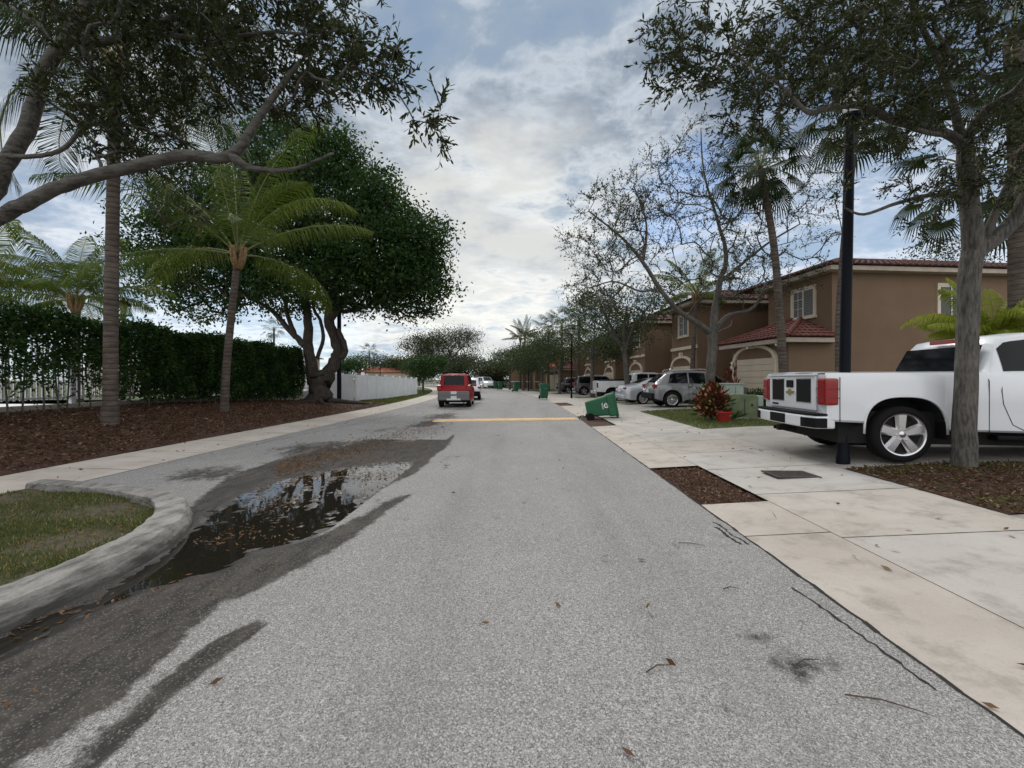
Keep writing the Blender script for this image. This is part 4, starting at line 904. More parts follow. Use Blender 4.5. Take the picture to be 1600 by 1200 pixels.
def house(base, a, label, gar=False, nh=(3.4, 7.4), depth=9, zt=5.55, cat='house', group=None, num=None, lod=0, det=True):
    """local x: into the plot, y: along the street away from the camera"""
    root = empty('house', base, a, label, cat, group)
    wl = MB(); rf = MB(); fa = MB(); b1, L = nh; xa = 1.8 if gar else 0
    mid = xa+2.6; tl = .27 if lod == 0 else .5; rw = .34 if lod == 0 else .6
    wl.box(((xa+depth)/2, b1/2, zt/2-.2), (depth-xa, b1, zt+.4))
    wl.box(((mid+depth)/2+.01, (b1+L)/2, zt/2-.2), (depth-mid-.02, L-b1, zt+.38))
    if gar: wl.box((xa/2, b1/2, 2.72/2-.2), (xa, b1-.004, 2.72+.4))
    wl.build('wall', M_stucco, root)
    o_ = .42
    fascia(fa, xa-o_, depth+o_, -o_, b1+o_, zt+.10); fascia(fa, mid-o_, depth+o_+.02, b1+o_+.002, L+.2, zt+.09)
    hip(rf, xa-o_-.06, depth+o_+.06, -o_-.06, b1+1.2+o_, zt+.12, .34, tl, rw)
    hip(rf, mid-o_-.06, depth+o_+.08, b1+.4, L+.9, zt+.118, .30, tl, rw)
    if gar:
        rm_ = rf; rf = MB()
        z = 2.74; fascia(fa, -o_, xa, -o_, b1+o_, z+.08)
        y0, y1, x0 = -o_-.05, b1+o_+.05, -o_-.05; zz = z+.10; h = .36
        ridge_x = xa+.0; w_ = (y1-y0)/2
        A0, B0, C0, D0_ = (x0, y0, zz), (xa-.003, y0, zz), (xa-.003, y1, zz), (x0, y1, zz)
        E0, F0 = (xa-.003, y0+(xa-x0)*.9, zz+(xa-x0)*.42), (xa-.003, y1-(xa-x0)*.9, zz+(xa-x0)*.42)
        roofmesh(rf, [[D0_, A0, E0, F0], [A0, B0, E0], [C0, D0_, F0]], .25, .34)
        for q, t in ((A0, E0), (D0_, F0)): rf.tube([tuple(Vector(q)+Vector((0, 0, .07))), tuple(Vector(t)+Vector((0, 0, .07)))], .09, 6)
        rf.build('garage_roof', M_tile, root); rf = rm_
    rf.build('roof', M_tiled, root); fa.build('fascia', M_fascia, root)
    gx = 0 if gar else xa
    garage_door(root, gx, b1*.56)
    tr_ = MB()
    if not gar:
        tr_.box((xa-.03, b1/2, 3.15), (.075, b1+.06, .17))
    else: tr_.box((-.02, .30, 1.12), (.05, .6, .11))
    tr_.build('string_course', M_trim, root)
    window(root, (xa, b1*(.5 if not gar else .40), 4.45), 1.15, 1.15, 'x', True, True)
    if det:
        lm = MB(); lx, ly, lz = gx-.1, b1-.12, 1.85
        lm.box((lx+.07, ly, lz), (.06, .10, .2)); lm.lathe([(.0, .2), (.09, .12), (.07, .1), (.075, -.08), (.03, -.16), (0, -.18)], 8, 0, (lx-.03, ly, lz))
        lm.build('wall_lamp', M_lampw, root, smooth=False)
        sp_ = MB(); sp_.tube([(.1+xa-.2 if not gar else -.05, -o_-.08, 0), (.1+xa-.2 if not gar else -.05, -o_-.08, 0)], .03, 6)
    return root
def hbase(xc, D, z): return camw(xc, D, z)
a1 = TH+math.radians(5.0); GH = 'row of brown townhouses along the right'
h1 = house(hbase(10.75, 16.4, .28), a1, 'nearest brown townhouse with red tiled hip roof over its single garage', True, (3.6, 6.2), 13, 5.5, group=GH)
window(h1, (6.95, 0, 4.35), 1.05, 1.25, 'y', False)
ext = [(0.0, 0)]
# garage corner cameras on the nearest house
for yy in (.25, 2.0): m = MB(); m.lathe([(0, .05), (.045, .04), (.045, -.03), (.02, -.07), (0, -.07)], 10, 0, (-.34, yy, 2.60)); m.build('security_camera', M_lampw, h1, smooth=True)
a2 = TH+math.radians(2.2)
house(hbase(10.0, 22.8, .15), a2, 'second brown townhouse, behind the silver car, with cream string course over its arched garage', False, (3.3, 7.2), 9.5, 5.5, group=GH)
house(hbase(9.5, 30.2, .08), a2, 'third brown townhouse, behind the white extended pickup and the leafy oak', False, (3.3, 7.4), 9.5, 5.5, group=GH, lod=1)
house(hbase(9.3, 38, .05), a2+.01, 'fourth brown townhouse, behind the dark sports utility vehicle', False, (3.4, 7.8), 9.5, 5.5, group=GH, lod=1)
house(hbase(8.9, 46.5, .05), a2+.03, 'fifth brown townhouse, right of the far lamp post', False, (3.4, 6.4), 9.5, 5.5, group=GH, lod=1)
house(hbase(6.3, 54.5, .05), a2+.1, 'sixth brown townhouse with a garage roof, left of the far lamp post', True, (3.6, 6.4), 9.5, 5.4, group=GH, lod=1)
# the block facing the camera at the bend
def bend_house(px0, px1, D, label, group, gar=None):
    p0 = camw((px0-800)/FPX*D, D, .05); root = empty('house', p0, TH, label, 'house', group); W_ = (px1-px0)/FPX*D
    wl = MB(); wl.box((W_/2, 4, 2.6), (W_, 8, 5.6)); fa = MB(); rf = MB()
    fascia(fa, -.4, W_+.4, -.4, 8.4, 5.5); hip(rf, -.45, W_+.45, -.45, 8.45, 5.52, .34, .5, .6)
    band_ = MB(); band_.box((W_/2, -.02, 1.1), (W_+.04, .06, .14))
    if gar:
        g0, g1 = gar; wl.box(((g0+g1)/2, -1.2, 1.3), (g1-g0, 2.39, 3.0)); z = 2.85; m_ = (g0+g1)/2
        A_, B_, C_, D_ = (g0-.4, -2.8, z), (g1+.4, -2.8, z), (g1+.4, -.003, z), (g0-.4, -.003, z); E_, F_ = (g0+1.7, -.003, z+1.5), (g1-1.7, -.003, z+1.5)
        rg = MB(); roofmesh(rg, [[A_, B_, F_, E_], [B_, C_, F_], [D_, A_, E_]], .4, .5); rg.build('garage_roof', M_tileo, root)
        fa.box((m_, -2.76, z-.09), (g1-g0+.8, .06, .17))
        dd = MB()
        for i in range(7): dd.box((m_, -2.41, .15+i*.3), (2.4, .03, .285))
        dd.build('garage_door', M_garage, root)
        t = MB(); R = 1.42; pts = [(-math.cos(PI*i/12)*R, math.sin(PI*i/12)*.6) for i in range(13)]
        for i in range(12):
            (c0, e0), (c1, e1) = pts[i], pts[i+1]; q = [(c0, e0), (c1, e1), (c1*.87, e1*.78), (c0*.87, e0*.78)]
            t.add([(m_+a, yy, 2.1+b) for yy in (-2.5, -2.39) for a, b in q], [(0, 1, 2, 3), (7, 6, 5, 4), (0, 4, 5, 1), (1, 5, 6, 2), (2, 6, 7, 3), (3, 7, 4, 0)])
        for s in (-1, 1): t.box((m_+s*1.36, -2.44, 1.02), (.14, .1, 2.1))
        t.build('arch_trim', M_trim, root)
    wl.build('wall', M_stucco, root); fa.build('fascia', M_fascia, root); rf.build('roof', M_tile, root); band_.build('string_course', M_trim, root)
    window(root, (W_*.3, 0, 4.3), 1.2, 1.2, 'y'); window(root, (W_*.72, 0, 4.3), 1.2, 1.2, 'y')
    return root
bend_house(836, 900, 64, 'brown house facing down the street at the bend with an orange tiled garage', 'brown houses at the bend', (1.2, 4.6))
bend_house(797, 834, 72, 'farthest brown house at the bend, behind the white car parked crossways', 'brown houses at the bend')
# low houses far away on the left
M_paleh = mat('pale_stucco', fn=noisy((.42, .36, .29), (.50, .44, .36), 1, .9)); M_slate = mat('grey_roof', fn=noisy((.26, .25, .24), (.36, .34, .32), 2, .85))
for px, D, W_, zt, t_, mr in [(205, 40, 7, 5.4, 'pale house with grey roof peeping over the hedge beside the nearest palm', M_slate), (345, 46, 6, 5.0, 'house with low brown roof peeping over the hedge at the leaning palm', M_slate),
                             (440, 52, 6, 4.4, 'house with pale roof just behind the end of the hedge', M_slate), (600, 96, 12, 3.2, 'low red roofed house far beyond the white fence', M_tileo)]:
    p0 = camw((px-800)/FPX*D, D, -.1); root = empty('house', p0, TH+.2, t_, 'house')
    wl = MB(); wl.box((0, 3, zt/2), (W_, 6, zt)); wl.build('wall', M_paleh, root); rf = MB(); hip(rf, -W_/2-.4, W_/2+.4, -.4, 6.4, zt, .3, .6, .8); rf.build('roof', mr, root)
    window(root, (0, 0, zt-1.2), 1.2, 1.1, 'y', False)

# ================================================================ FENCES
def vinyl_fence():
    p0, p1 = Vector(camw(-9.35, 25.3, 0)), Vector(camw(-9.1, 40.2, 0)); n = 8; d = (p1-p0); L = d.length; a = math.atan2(d.y, d.x)
    root = empty('privacy_fence', (p0.x, p0.y, .08), a, 'white vinyl board fence along the left lawn beyond the big ficus', 'fence')
    ht = lambda t: 1.72-.22*t
    for i in range(n):
        x0, x1 = L*i/n+.05, L*(i+1)/n-.05; h = ht((i+.5)/n); m = MB(); k = 11
        for j in range(k):
            xa, xb = x0+(x1-x0)*j/k, x0+(x1-x0)*(j+1)/k; m.box(((xa+xb)/2, 0, h/2-.02), (xb-xa-.006, .022, h-.12))
        m.box(((x0+x1)/2, 0, h-.05), (x1-x0, .045, .09)); m.box(((x0+x1)/2, 0, .03), (x1-x0, .045, .1)); m.build('panel', M_white, root)
    for i in range(n+1):
        h = ht(i/n)+.03; m = MB(); m.box((L*i/n, 0, h/2-.1), (.12, .12, h+.2)); m.box((L*i/n, 0, h+.02), (.15, .15, .04)); m.box((L*i/n, 0, h+.06), (.1, .1, .05), tap=.2); m.build('post', M_white, root)
    # return towards the hedge
    root = empty('privacy_fence', (p0.x-.12, p0.y, .08), PI-.1, 'short return of the white vinyl fence partly hidden by the ficus trunk', 'fence')
    m = MB()
    for j in range(22): m.box((.1+j*.15, 0, .86), (.144, .022, 1.62))
    m.box((1.7, 0, 1.70), (3.4, .045, .09)); m.build('panel', M_white, root)
    for x in (1.72, 3.45): m = MB(); m.box((x, 0, .8), (.12, .12, 1.95)); m.build('post', M_white, root)
vinyl_fence()
def railing():
    root = empty('railing_fence', (-12.85, -4, 0), 0, 'white picket railing on a low wall behind the long hedge', 'fence'); m = MB(); L = 28.6
    for i in range(int(L/.125)):
        y = i*.125; m.box((0, y, 1.95), (.03, .035, 2.0))
    for z in (1.0, 2.9): m.box((0, L/2, z), (.045, L, .05))
    m.build('railing', M_white, root)
    w_ = MB(); w_.box((0, L/2, .35), (.2, L, .95)); w_.build('low_wall', M_walkl, root)
    for i in range(12): p = MB(); p.box((0, i*2.6, 1.85), (.11, .11, 2.5)); p.box((0, i*2.6, 3.12), (.15, .15, .05)); p.build('post', M_white, root)
railing()

# ================================================================ LAMP POSTS
def lamp_post(base, h, r, label, group=None, lean=(0, 0)):
    root = empty('lamp_post', base, 0, label, 'lamp post', group)
    m = MB(); m.lathe([(r*1.25, -.05), (r*1.25, .10), (r*1.1, .14), (r*1.02, .5), (r, h*.6), (r*.92, h)], 20); m.build('pole', M_black, root, autos=40)
    for o in kids(root): o.rotation_euler = (lean[0], lean[1], 0)
    m = MB(); s = 1.0
    m.lathe([(r*.9, h-.02), (r*1.5, h+.02), (.16, h+.06), (.17, h+.1), (.12, h+.12)], 16)
    for k in range(4):
        a = PI/4+k*PI/2; m.tube([(math.cos(a)*.14, math.sin(a)*.14, h+.1), (math.cos(a)*.22, math.sin(a)*.22, h+.48)], .012, 4)
    m.lathe([(.32, h+.47), (.33, h+.5), (.2, h+.62), (.06, h+.7), (.03, h+.8), (0, h+.82)], 4)
    ln = m.build('lantern', M_black, root)
    m = MB(); m.lathe([(.1, h+.11), (.19, h+.46), (0, h+.46)], 4); m.build('glass', M_lampw, ln)
    for o in (ln,): o.rotation_euler = (lean[0], lean[1], 0)
    return root
GL = 'black lamp posts of the street'
b = G(1317, 724, .17); lamp_post((b[0], b[1], .17), 5.4, .074, 'tall black lamp post at the mulch bed corner in front of the white pickup', GL, (0, .02))
b = G(893, 621, .1); lamp_post((b[0], b[1], .05), 4.9, .065, 'far black lamp post on the right with a pale lantern above the green bins', GL)
b = G(530, 634, .1); lamp_post((b[0], b[1], .08), 5.2, .11, 'black lamp post on the left beside the twisted ficus trunk', GL)
b = G(826, 611, .05); lamp_post((b[0], b[1], .0), 4.6, .06, 'thin dark lamp post at the bend right of the small bins', GL)
b = camw((594-800)/FPX*70, 70, 0); lamp_post(b, 4.0, .06, 'distant lamp post beyond the white fence, right of the tiny palm', GL)
b = camw((193-800)/FPX*17, 17, -.2); lamp_post(b, 4.2, .06, 'lamp post behind the hedge, its pale lantern beside the nearest palm trunk', GL)

# ================================================================ VEHICLES
def paint(name, c, rough=.32, metal=0.0): return mat(name, c, rough, metal, coat=.8)
def paint_dirty(name, c):
    def fn(gg, b):
        o = ob(gg); x, y, z = gg.xyz(o)
        d = gg.math('MULTIPLY', gg.sm(gg.math('ADD', z, gg.math('MULTIPLY', gg.noise(o, 3, 5, .7), .5)), .95, .45), .35)
        gg.put(b.inputs['Base Color'], gg.mix(d, c, (.42, .38, .32))); b.inputs['Roughness'].default_value = .35; b.inputs['Coat Weight'].default_value = .7; b.inputs['Coat Roughness'].default_value = .06
    return mat(name, fn=fn)
M_tyre = mat('tyre_rubber', (.009, .009, .01), .9, spec=.2); M_well = mat('wheel_well', (.008, .008, .008), .95)
M_chrome = mat('wheel_alloy', (.62, .62, .63), .22, .9); M_dkrim = mat('dark_rim', (.03, .03, .032), .4, .5)
M_cglass = mat('car_glass', (.004, .005, .006), .06, spec=.22); M_plastic = mat('black_plastic', (.009, .009, .010), .7, spec=.12)
M_red = mat('red_lamp', (.24, .008, .008), .2, coat=.4); M_lampc = mat('clear_lamp', (.75, .75, .75), .15, coat=1); M_plate = mat('licence_plate', (.65, .66, .66), .5)
W_PAINT = paint_dirty('white_paint', (.66, .68, .70)); SIL = paint('silver_paint', (.17, .175, .18), .33, .45); SIL2 = paint('pale_silver_paint', (.45, .47, .50), .3, .4)
REDP = mat('red_paint', (.27, .006, .010), .45, spec=.3); DKP = paint('dark_grey_paint', (.035, .036, .04)); DKB = paint('dark_maroon_paint', (.03, .018, .022)); GRYP = paint('grey_cladding', (.14, .14, .145), .5)
class Car:
    def __init__(s, L, W, top, belt, wh_, wtop, wheels, wr, arch=None, sill=.28, crown=.03, sq=2.0, endr=.10, fl=0.0):
        s.L, s.W, s.top, s.belt, s.wtop, s.wheels, s.wr = L, W, top, belt, wtop, wheels, wr
        s.arch = arch or wr*1.18; s.sill, s.crown, s.sq, s.endr, s.fl = sill, crown, sq, endr, fl; s.wp = wh_
    def ev(s, t, x): return float(np.interp(x, [p[0] for p in t], [p[1] for p in t]))
    def sec(s, x):
        wh = s.ev(s.wp, x); zb = s.ev(s.belt, x); zt = max(s.ev(s.top, x), zb+.012); wt = min(s.ev(s.wtop, x), wh-.05)
        zl = s.ev(s.sill, x) if isinstance(s.sill, list) else s.sill; fl = 0
        for wx in s.wheels:
            d = abs(x-wx)
            if d < s.arch: zl = max(zl, s.wr+s.arch*(1-(d/s.arch)**s.sq)**(1/s.sq)-.0)
            if d < s.arch*1.35: fl = max(fl, s.fl*(1-(d/(s.arch*1.35))**2))
        zl = min(zl, zb-.03)
        h = zb-zl; a = wh-.05
        return [(wh-.03+fl*1.1, zl), (wh+fl, zl+.03), (wh+fl*.6, zl+.28*h), (wh, zl+.62*h), (wh-.012, zb-.07 if h > .12 else zl+.8*h), (a, zb), (a+(wt-a)*.33+.008, zb+(zt-.05-zb)*.33), (a+(wt-a)*.68+.008, zb+(zt-.05-zb)*.68),
                (wt, max(zb, zt-.05)), (wt-.06, max(zb+.004, zt-.012)), (wt*.55, zt+s.crown*.7), (0, zt+s.crown)]
    def body(s, root, mt, name='body', stations=None):
        xs = set(np.round(np.linspace(0, s.L, 56), 4))
        for wx in s.wheels:
            for k in np.linspace(-1, 1, 33): xs.add(round(wx+s.arch*math.sin(k*PI/2), 4))
            xs.add(round(wx-s.arch-.003, 4)); xs.add(round(wx+s.arch+.003, 4))
        for t in (s.top, s.belt): xs |= {round(p[0], 4) for p in t}
        xs = sorted(x for x in xs if 0 <= x <= s.L); V = []; F = []
        n = None
        for x in xs:
            sc = s.sec(x); full = [(-y, z) for y, z in sc]+[(y, z) for y, z in sc[-2::-1]]; n = len(full)
            V += [(x, y, z) for y, z in full]
        for i in range(len(xs)-1):
            for j in range(n-1): F.append((i*n+j, i*n+j+1, (i+1)*n+j+1, (i+1)*n+j))
        F.append(tuple(range(n))); F.append(tuple(range((len(xs)-1)*n+n-1, (len(xs)-1)*n-1, -1)))
        m = MB(); m.add(V, F); o = m.build(name, mt, root, autos=38); return o
    def side(s, x, v, sg, off=.008):           # v 0 belt .. 1 roof edge
        sc = s.sec(x); a = sc[5]; b = sc[8]; y = a[0]+(b[0]-a[0])*v+.008*math.sin(PI*v); z = a[1]+(b[1]-a[1])*v
        return (x, sg*(y+off), z)
    def topf(s, x, u, off=.007):               # u -1..1 across the top
        sc = s.sec(x); w = sc[9][0]; pts = [(0, sc[11][1]), (sc[10][0], sc[10][1]), (sc[9][0], sc[9][1])]; y = abs(u)*w
        z = np.interp(y, [p[0] for p in pts], [p[1] for p in pts]); return (x, u*w, float(z)+off)
    def sidewin(s, root, rng, v0=.1, v1=.9, sk=(0, 0), mt=None, name='window'):
        for sg in (-1, 1):
            for k, (x0, x1, *q) in enumerate(rng):
                n = 10; V = []; a0, a1 = (q+[0, 0])[:2]
                for i in range(n+1):
                    for j in range(4):
                        v = v0+(v1-v0)*j/3; xl = x0+a0*v; xr = x1+a1*v; x = xl+(xr-xl)*i/n; V.append(s.side(x, v, sg))
                m = MB(); m.add(V, [(i*4+j, (i+1)*4+j, (i+1)*4+j+1, i*4+j+1) for i in range(n) for j in range(3)]); m.build(name, mt or M_cglass, root, smooth=True)
    def topwin(s, root, x0, x1, u=.93, name='windscreen', mt=None, dx=0.0):
        n, k = 6, 6; V = []
        for i in range(n+1):
            x = x0+(x1-x0)*i/n
            for j in range(k+1): V.append(tuple(Vector(s.topf(x, -u+2*u*j/k))+Vector((dx, 0, 0))))
        m = MB(); m.add(V, [(i*(k+1)+j, (i+1)*(k+1)+j, (i+1)*(k+1)+j+1, i*(k+1)+j+1) for i in range(n) for j in range(k)]); m.build(name, mt or M_cglass, root, smooth=True)
    def under(s, root):
        m = MB(); m.box((s.L/2, 0, .52), (s.L-.5, s.W-.36, .5)); 
        o = m.build('underbody', M_well, root)
        for wx in s.wheels: pass
    def wheel(s, root, x, sg, spokes=5, rr=.64, mt=None, sw=.09, tw=.25, inset=.02):
        R = s.wr; y = sg*(s.W/2-inset); m = MB(); r = R*rr; t = tw
        m.lathe([(r, -t), (R*.93, -t), (R*.99, -t*.85), (R, -t*.6), (R, -t*.25), (R*.985, -t*.1), (R*.93, -.008), (R*.82, .004), (r*1.06, -.006), (r*1.0, -.02)], 40, 0, (0, 0, 0), 'Y')
        c = MB(); c.v = [(p[0]+x, sg*p[1]+y, p[2]+R) for p in m.v]; c.f = m.f; c.m = m.m
        w = c.build('wheel', M_tyre, root, smooth=True)
        q = MB(); q.lathe([(r*1.0, -.02), (r*1.02, -.004), (r*.96, -.01), (r*.92, -.035), (r*.90, -t*.8)], 40, 0, (0, 0, 0), 'Y')
        hub = .17 if spokes == 5 else .2
        q.lathe([(0, -.01), (r*hub*.7, -.012), (r*hub, -.022), (r*hub, -.06)], 20, 0, (0, 0, 0), 'Y')
        for k in range(spokes):
            a = 2*PI*k/spokes+PI/2
            def f(u, v, d): return (math.cos(a)*u-math.sin(a)*v, d, math.sin(a)*u+math.cos(a)*v)
            w0, w1 = sw*r*1.5, sw*r*2.3
            for e in ((-1, 1) if spokes >= 10 else (0,)):
                o = e*r*.06
                V = [f(r*hub*.6, -w0*.6+o*.4, -.02), f(r*hub*.6, w0*.6+o*.4, -.02), f(r*.95, w1*.6+o, -.014), f(r*.95, -w1*.6+o, -.014), f(r*hub*.6, -w0+o*.4, -.06), f(r*hub*.6, w0+o*.4, -.06), f(r*.95, w1+o, -.05), f(r*.95, -w1+o, -.05)]
                q.add(V, [(0, 1, 2, 3), (0, 4, 5, 1), (1, 5, 6, 2), (3, 2, 6, 7), (0, 3, 7, 4)])
        for k in range(6 if spokes == 5 else 5):
            a = 2*PI*k/6; q.lathe([(0, .0), (r*.035, -.002), (r*.035, -.03)], 8, 0, (math.cos(a)*r*.28, 0, math.sin(a)*r*.28), 'Y')
        c = MB(); c.v = [(p[0]+x, sg*p[1]+y, p[2]+R) for p in q.v]; c.f = q.f; c.m = q.m; c.build('rim', mt or M_chrome, w, autos=40)
        q = MB(); q.lathe([(0, -.085), (r*.93, -.09)], 24, 0, (0, 0, 0), 'Y'); c = MB(); c.v = [(p[0]+x, sg*p[1]+y, p[2]+R) for p in q.v]; c.f = q.f; c.m = q.m; c.build('brake_disc', M_well, w)
    def liners(s, root):
        for wx in s.wheels:
            for sg in (-1, 1):
                m = MB(); n = 14; V = []
                for i in range(n+1):
                    a = PI*i/n; 
                    xx = wx-math.cos(a)*s.arch*.995; d = abs(xx-wx); zz = s.wr+s.arch*max(0, 1-min(1, d/s.arch)**s.sq)**(1/s.sq)
                    V += [(xx, sg*(s.W/2-.015), zz), (xx, sg*(s.W/2-.42), zz)]
                b0 = V; m.add(V, [(2*i, 2*i+1, 2*i+3, 2*i+2) for i in range(n)])
                m.add([(xx, sg*(s.W/2-.42), z) for xx in (wx-s.arch, wx+s.arch) for z in (.2, s.wr+s.arch)], [(0, 1, 3, 2)])
                m.build('wheel_well', M_well, root)
def put(root, pos, ang): root.location = pos; root.rotation_euler = (0, 0, ang)
def bx(root, name, c, d, mt, bev=.012, parent=None, ry=0, rz=0, tap=1.0):
    m = MB(); m.box(c, d, 0, rz, tap, 0, ry); return m.build(name, mt, parent or root, bevel=bev)
def mirror(f):
    for sg in (-1, 1): f(sg)
def seam(root, pts, sg, y, name='seam'):
    m = MB(); m.tube([(x, sg*y_, z) for x, y_, z in pts], .006, 4); m.build(name, M_well, root)

def suv(label, paintm, bf=.60, L=4.6, W=1.85, H=1.68, group=None, wr=.35, rail=False, clad=None, spokes=5, boxy=0, rimmt=None, plate=True, lampz=(1.0, .2), name='parked_suv', cat='suv', slope=.5, tint=None):
    root = empty(name, (0, 0, 0), 0, label, cat, group); b = H*bf
    fw = L-.9-.0; rx = .82
    if boxy: top = [(0, H*.53), (.02, H*.57), (.10, b+.04), (.30, H-.10), (.42, H-.02), (.9, H), (L*.55, H), (L*.62, H-.04), (L*.76, b+.06), (L*.78, b+.03), (L-.25, b-.12), (L-.05, b-.25), (L, b-.4)]
    else: top = [(0, H*.50), (.03, H*.55), (.12, b+.05), (.45+slope*.3, H-.14), (.75+slope*.3, H-.04), (1.5, H), (L*.5, H-.01), (L*.58, H-.06), (L*.76, b+.02), (L-.35, b-.14), (L-.08, b-.26), (L, b-.42)]
    belt = [(0, H*.50), (.04, H*.54), (.14, b), (.5, b+.03-.02*boxy), (L*.76, b-.04), (L-.35, b-.16), (L-.08, b-.28), (L, b-.44)]
    wh = [(0, W/2-.14), (.05, W/2-.07), (.25, W/2-.01), (.6, W/2), (L-.8, W/2), (L-.3, W/2-.05), (L-.08, W/2-.16), (L, W/2-.3)]
    wt = [(0, W/2-.2), (.3, W/2-.22), (1, W/2-.21+.03*boxy), (L*.6, W/2-.22+.03*boxy), (L*.78, W/2-.1), (L, W/2-.3)]
    c = Car(L, W, top, belt, wh, wt, (rx, rx+L*.58), wr, wr*1.2, [(0, .42), (.25, .34), (.6, .27), (L-.6, .27), (L, .3)], .03, 2.0, fl=.02)
    c.body(root, paintm); c.under(root); c.liners(root)
    r0 = (.50+slope*.25) if not boxy else .40
    c.sidewin(root, [(r0, L*.33, .15 if not boxy else .02, 0), (L*.345, L*.50, .0, 0), (L*.515, L*.71, 0, -L*.10)], .08, .93)
    c.topwin(root, .135 if not boxy else .12, (.40+slope*.3) if not boxy else .29, .86, 'rear_window', dx=-.006); c.topwin(root, L*.60, L*.745, .92)
    for wx in c.wheels:
        for sg in (-1, 1): c.wheel(root, wx, sg, spokes, .64, rimmt)
    def f(sg):
        bx(root, 'tail_lamp', (.06, sg*(W/2-.13), H*.585), (.16, .24, .15 if not boxy else .3), M_red, .02)
        bx(root, 'headlamp', (L-.14, sg*(W/2-.24), b-.28), (.2, .3, .14), M_lampc, .03)
        bx(root, 'mirror', (L*.70, sg*(W/2+.06), b+.08), (.12, .2, .14), paintm, .03)
        for dx in (.36, .53): bx(root, 'door_handle', (L*dx-.08, sg*(W/2+.005), b-.11), (.17, .03, .03), M_plastic, .008)
        for dx in (.335, .51, .70): seam(root, [(L*dx, W/2+.0, .36), (L*dx+.0, W/2+.001, b-.1), (L*dx, W/2-.042, b)], sg, 0)
        if rail: m = MB(); m.tube([(.9, sg*(W/2-.24), H-.02), (1.0, sg*(W/2-.24), H+.06), (L*.5, sg*(W/2-.24), H+.06), (L*.55, sg*(W/2-.24), H-.02)], .018, 6); m.build('roof_rail', M_chrome, root)
    mirror(f)
    bm_ = clad or M_plastic
    m = MB(); m.box((.03, 0, .52), (.22, W-.16, .26)); m.build('rear_bumper', bm_, root, bevel=.05)
    m = MB(); m.box((L-.1, 0, .42), (.26, W-.5, .22)); m.build('front_bumper', bm_, root, bevel=.05)
    m = MB()
    for sg in (-1, 1): m.box((rx+L*.29, sg*(W/2-.02), .31), (L*.34, .05, .1))
    m.build('sill_trim', bm_, root, bevel=.01)
    if plate: bx(root, 'licence_plate', (-.015-.07*(1 if boxy else .0), 0, .74 if not boxy else .56), (.02, .31, .15), M_plate, .004)
    bx(root, 'brake_lamp', (.44 if not boxy else .33, 0, H-.075), (.05, .3, .03), M_red, .004)
    return root, c
def pose(root, xc, D, z, heading):      # heading in degrees, 0 = facing away along the camera axis, -90 = to the right
    x, y, _ = camw(xc, D); root.location = (x, y, z); root.rotation_euler = (0, 0, PI/2+TH+math.radians(heading))
# silver crossover
r, c = suv('silver compact crossover parked nose-in on the driveway behind the croton lawn', SIL, .625, 4.6, 1.86, 1.66, None, .36, True, None, 10, 0, None, slope=.55)
pose(r, 6.35, 19.75, .24, -91.5)
# sedan
def sedan(label, pm, L=4.75, W=1.84, H=1.44):
    root = empty('parked_sedan', (0, 0, 0), 0, label, 'sedan'); b = .93
    top = [(0, .70), (.03, .84), (.12, 1.0), (.45, 1.05), (.75, 1.09), (1.45, H-.06), (1.9, H), (2.5, H-.01), (2.75, H-.05), (3.45, .99), (4.3, .86), (4.65, .72), (L, .55)]
    belt = [(0, .68), (.03, .82), (.12, .94), (1, .96), (3.45, .92), (4.3, .82), (4.65, .68), (L, .52)]
    wh = [(0, W/2-.2), (.06, W/2-.1), (.3, W/2-.02), (.7, W/2), (L-.9, W/2), (L-.3, W/2-.08), (L, W/2-.35)]
    wt = [(0, W/2-.24), (.3, W/2-.14), (.75, W/2-.16), (1.4, W/2-.27), (2.6, W/2-.27), (3.45, W/2-.14), (L, W/2-.4)]
    c = Car(L, W, top, belt, wh, wt, (1.0, 3.78), .33, .385, [(0, .34), (.3, .24), (L-.5, .22), (L, .26)], .02, fl=.015)
    c.body(root, pm); c.under(root); c.liners(root); c.sidewin(root, [(1.15, 2.0, .25, 0), (2.05, 3.2, 0, -.5)], .08, .92); c.topwin(root, .84, 1.40, .9, 'rear_window'); c.topwin(root, 2.8, 3.4, .92)
    for wx in c.wheels:
        for sg in (-1, 1): c.wheel(root, wx, sg, 10, .68)
    def f(sg):
        m = MB(); m.box((.10, sg*(W/2-.28), .86), (.14, .36, .13)); m.build('tail_lamp', M_red, root, bevel=.03)
        bx(root, 'headlamp', (L-.3, sg*(W/2-.26), .66), (.3, .26, .12), M_lampc, .03); bx(root, 'mirror', (3.2, sg*(W/2+.07), 1.0), (.12, .2, .13), pm, .03)
        bx(root, 'door_handle', (1.8, sg*(W/2+.004), .84), (.18, .03, .03), M_chrome, .008)
        m = MB(); m.tube([(.05, sg*.55, .27), (.0, sg*.72, .3), (.05, sg*.8, .34)], .014, 6); m.build('bumper_trim', M_chrome, root)
    mirror(f); bx(root, 'rear_bumper', (.06, 0, .42), (.2, W-.3, .2), pm, .05); bx(root, 'licence_plate', (-.01, 0, .74), (.03, .31, .15), M_plate, .004)
    return root
pose(sedan('pale silver sedan with red tail lamps between the silver crossover and the white pickup', SIL2), 5.95, 23.4, .16, -86)
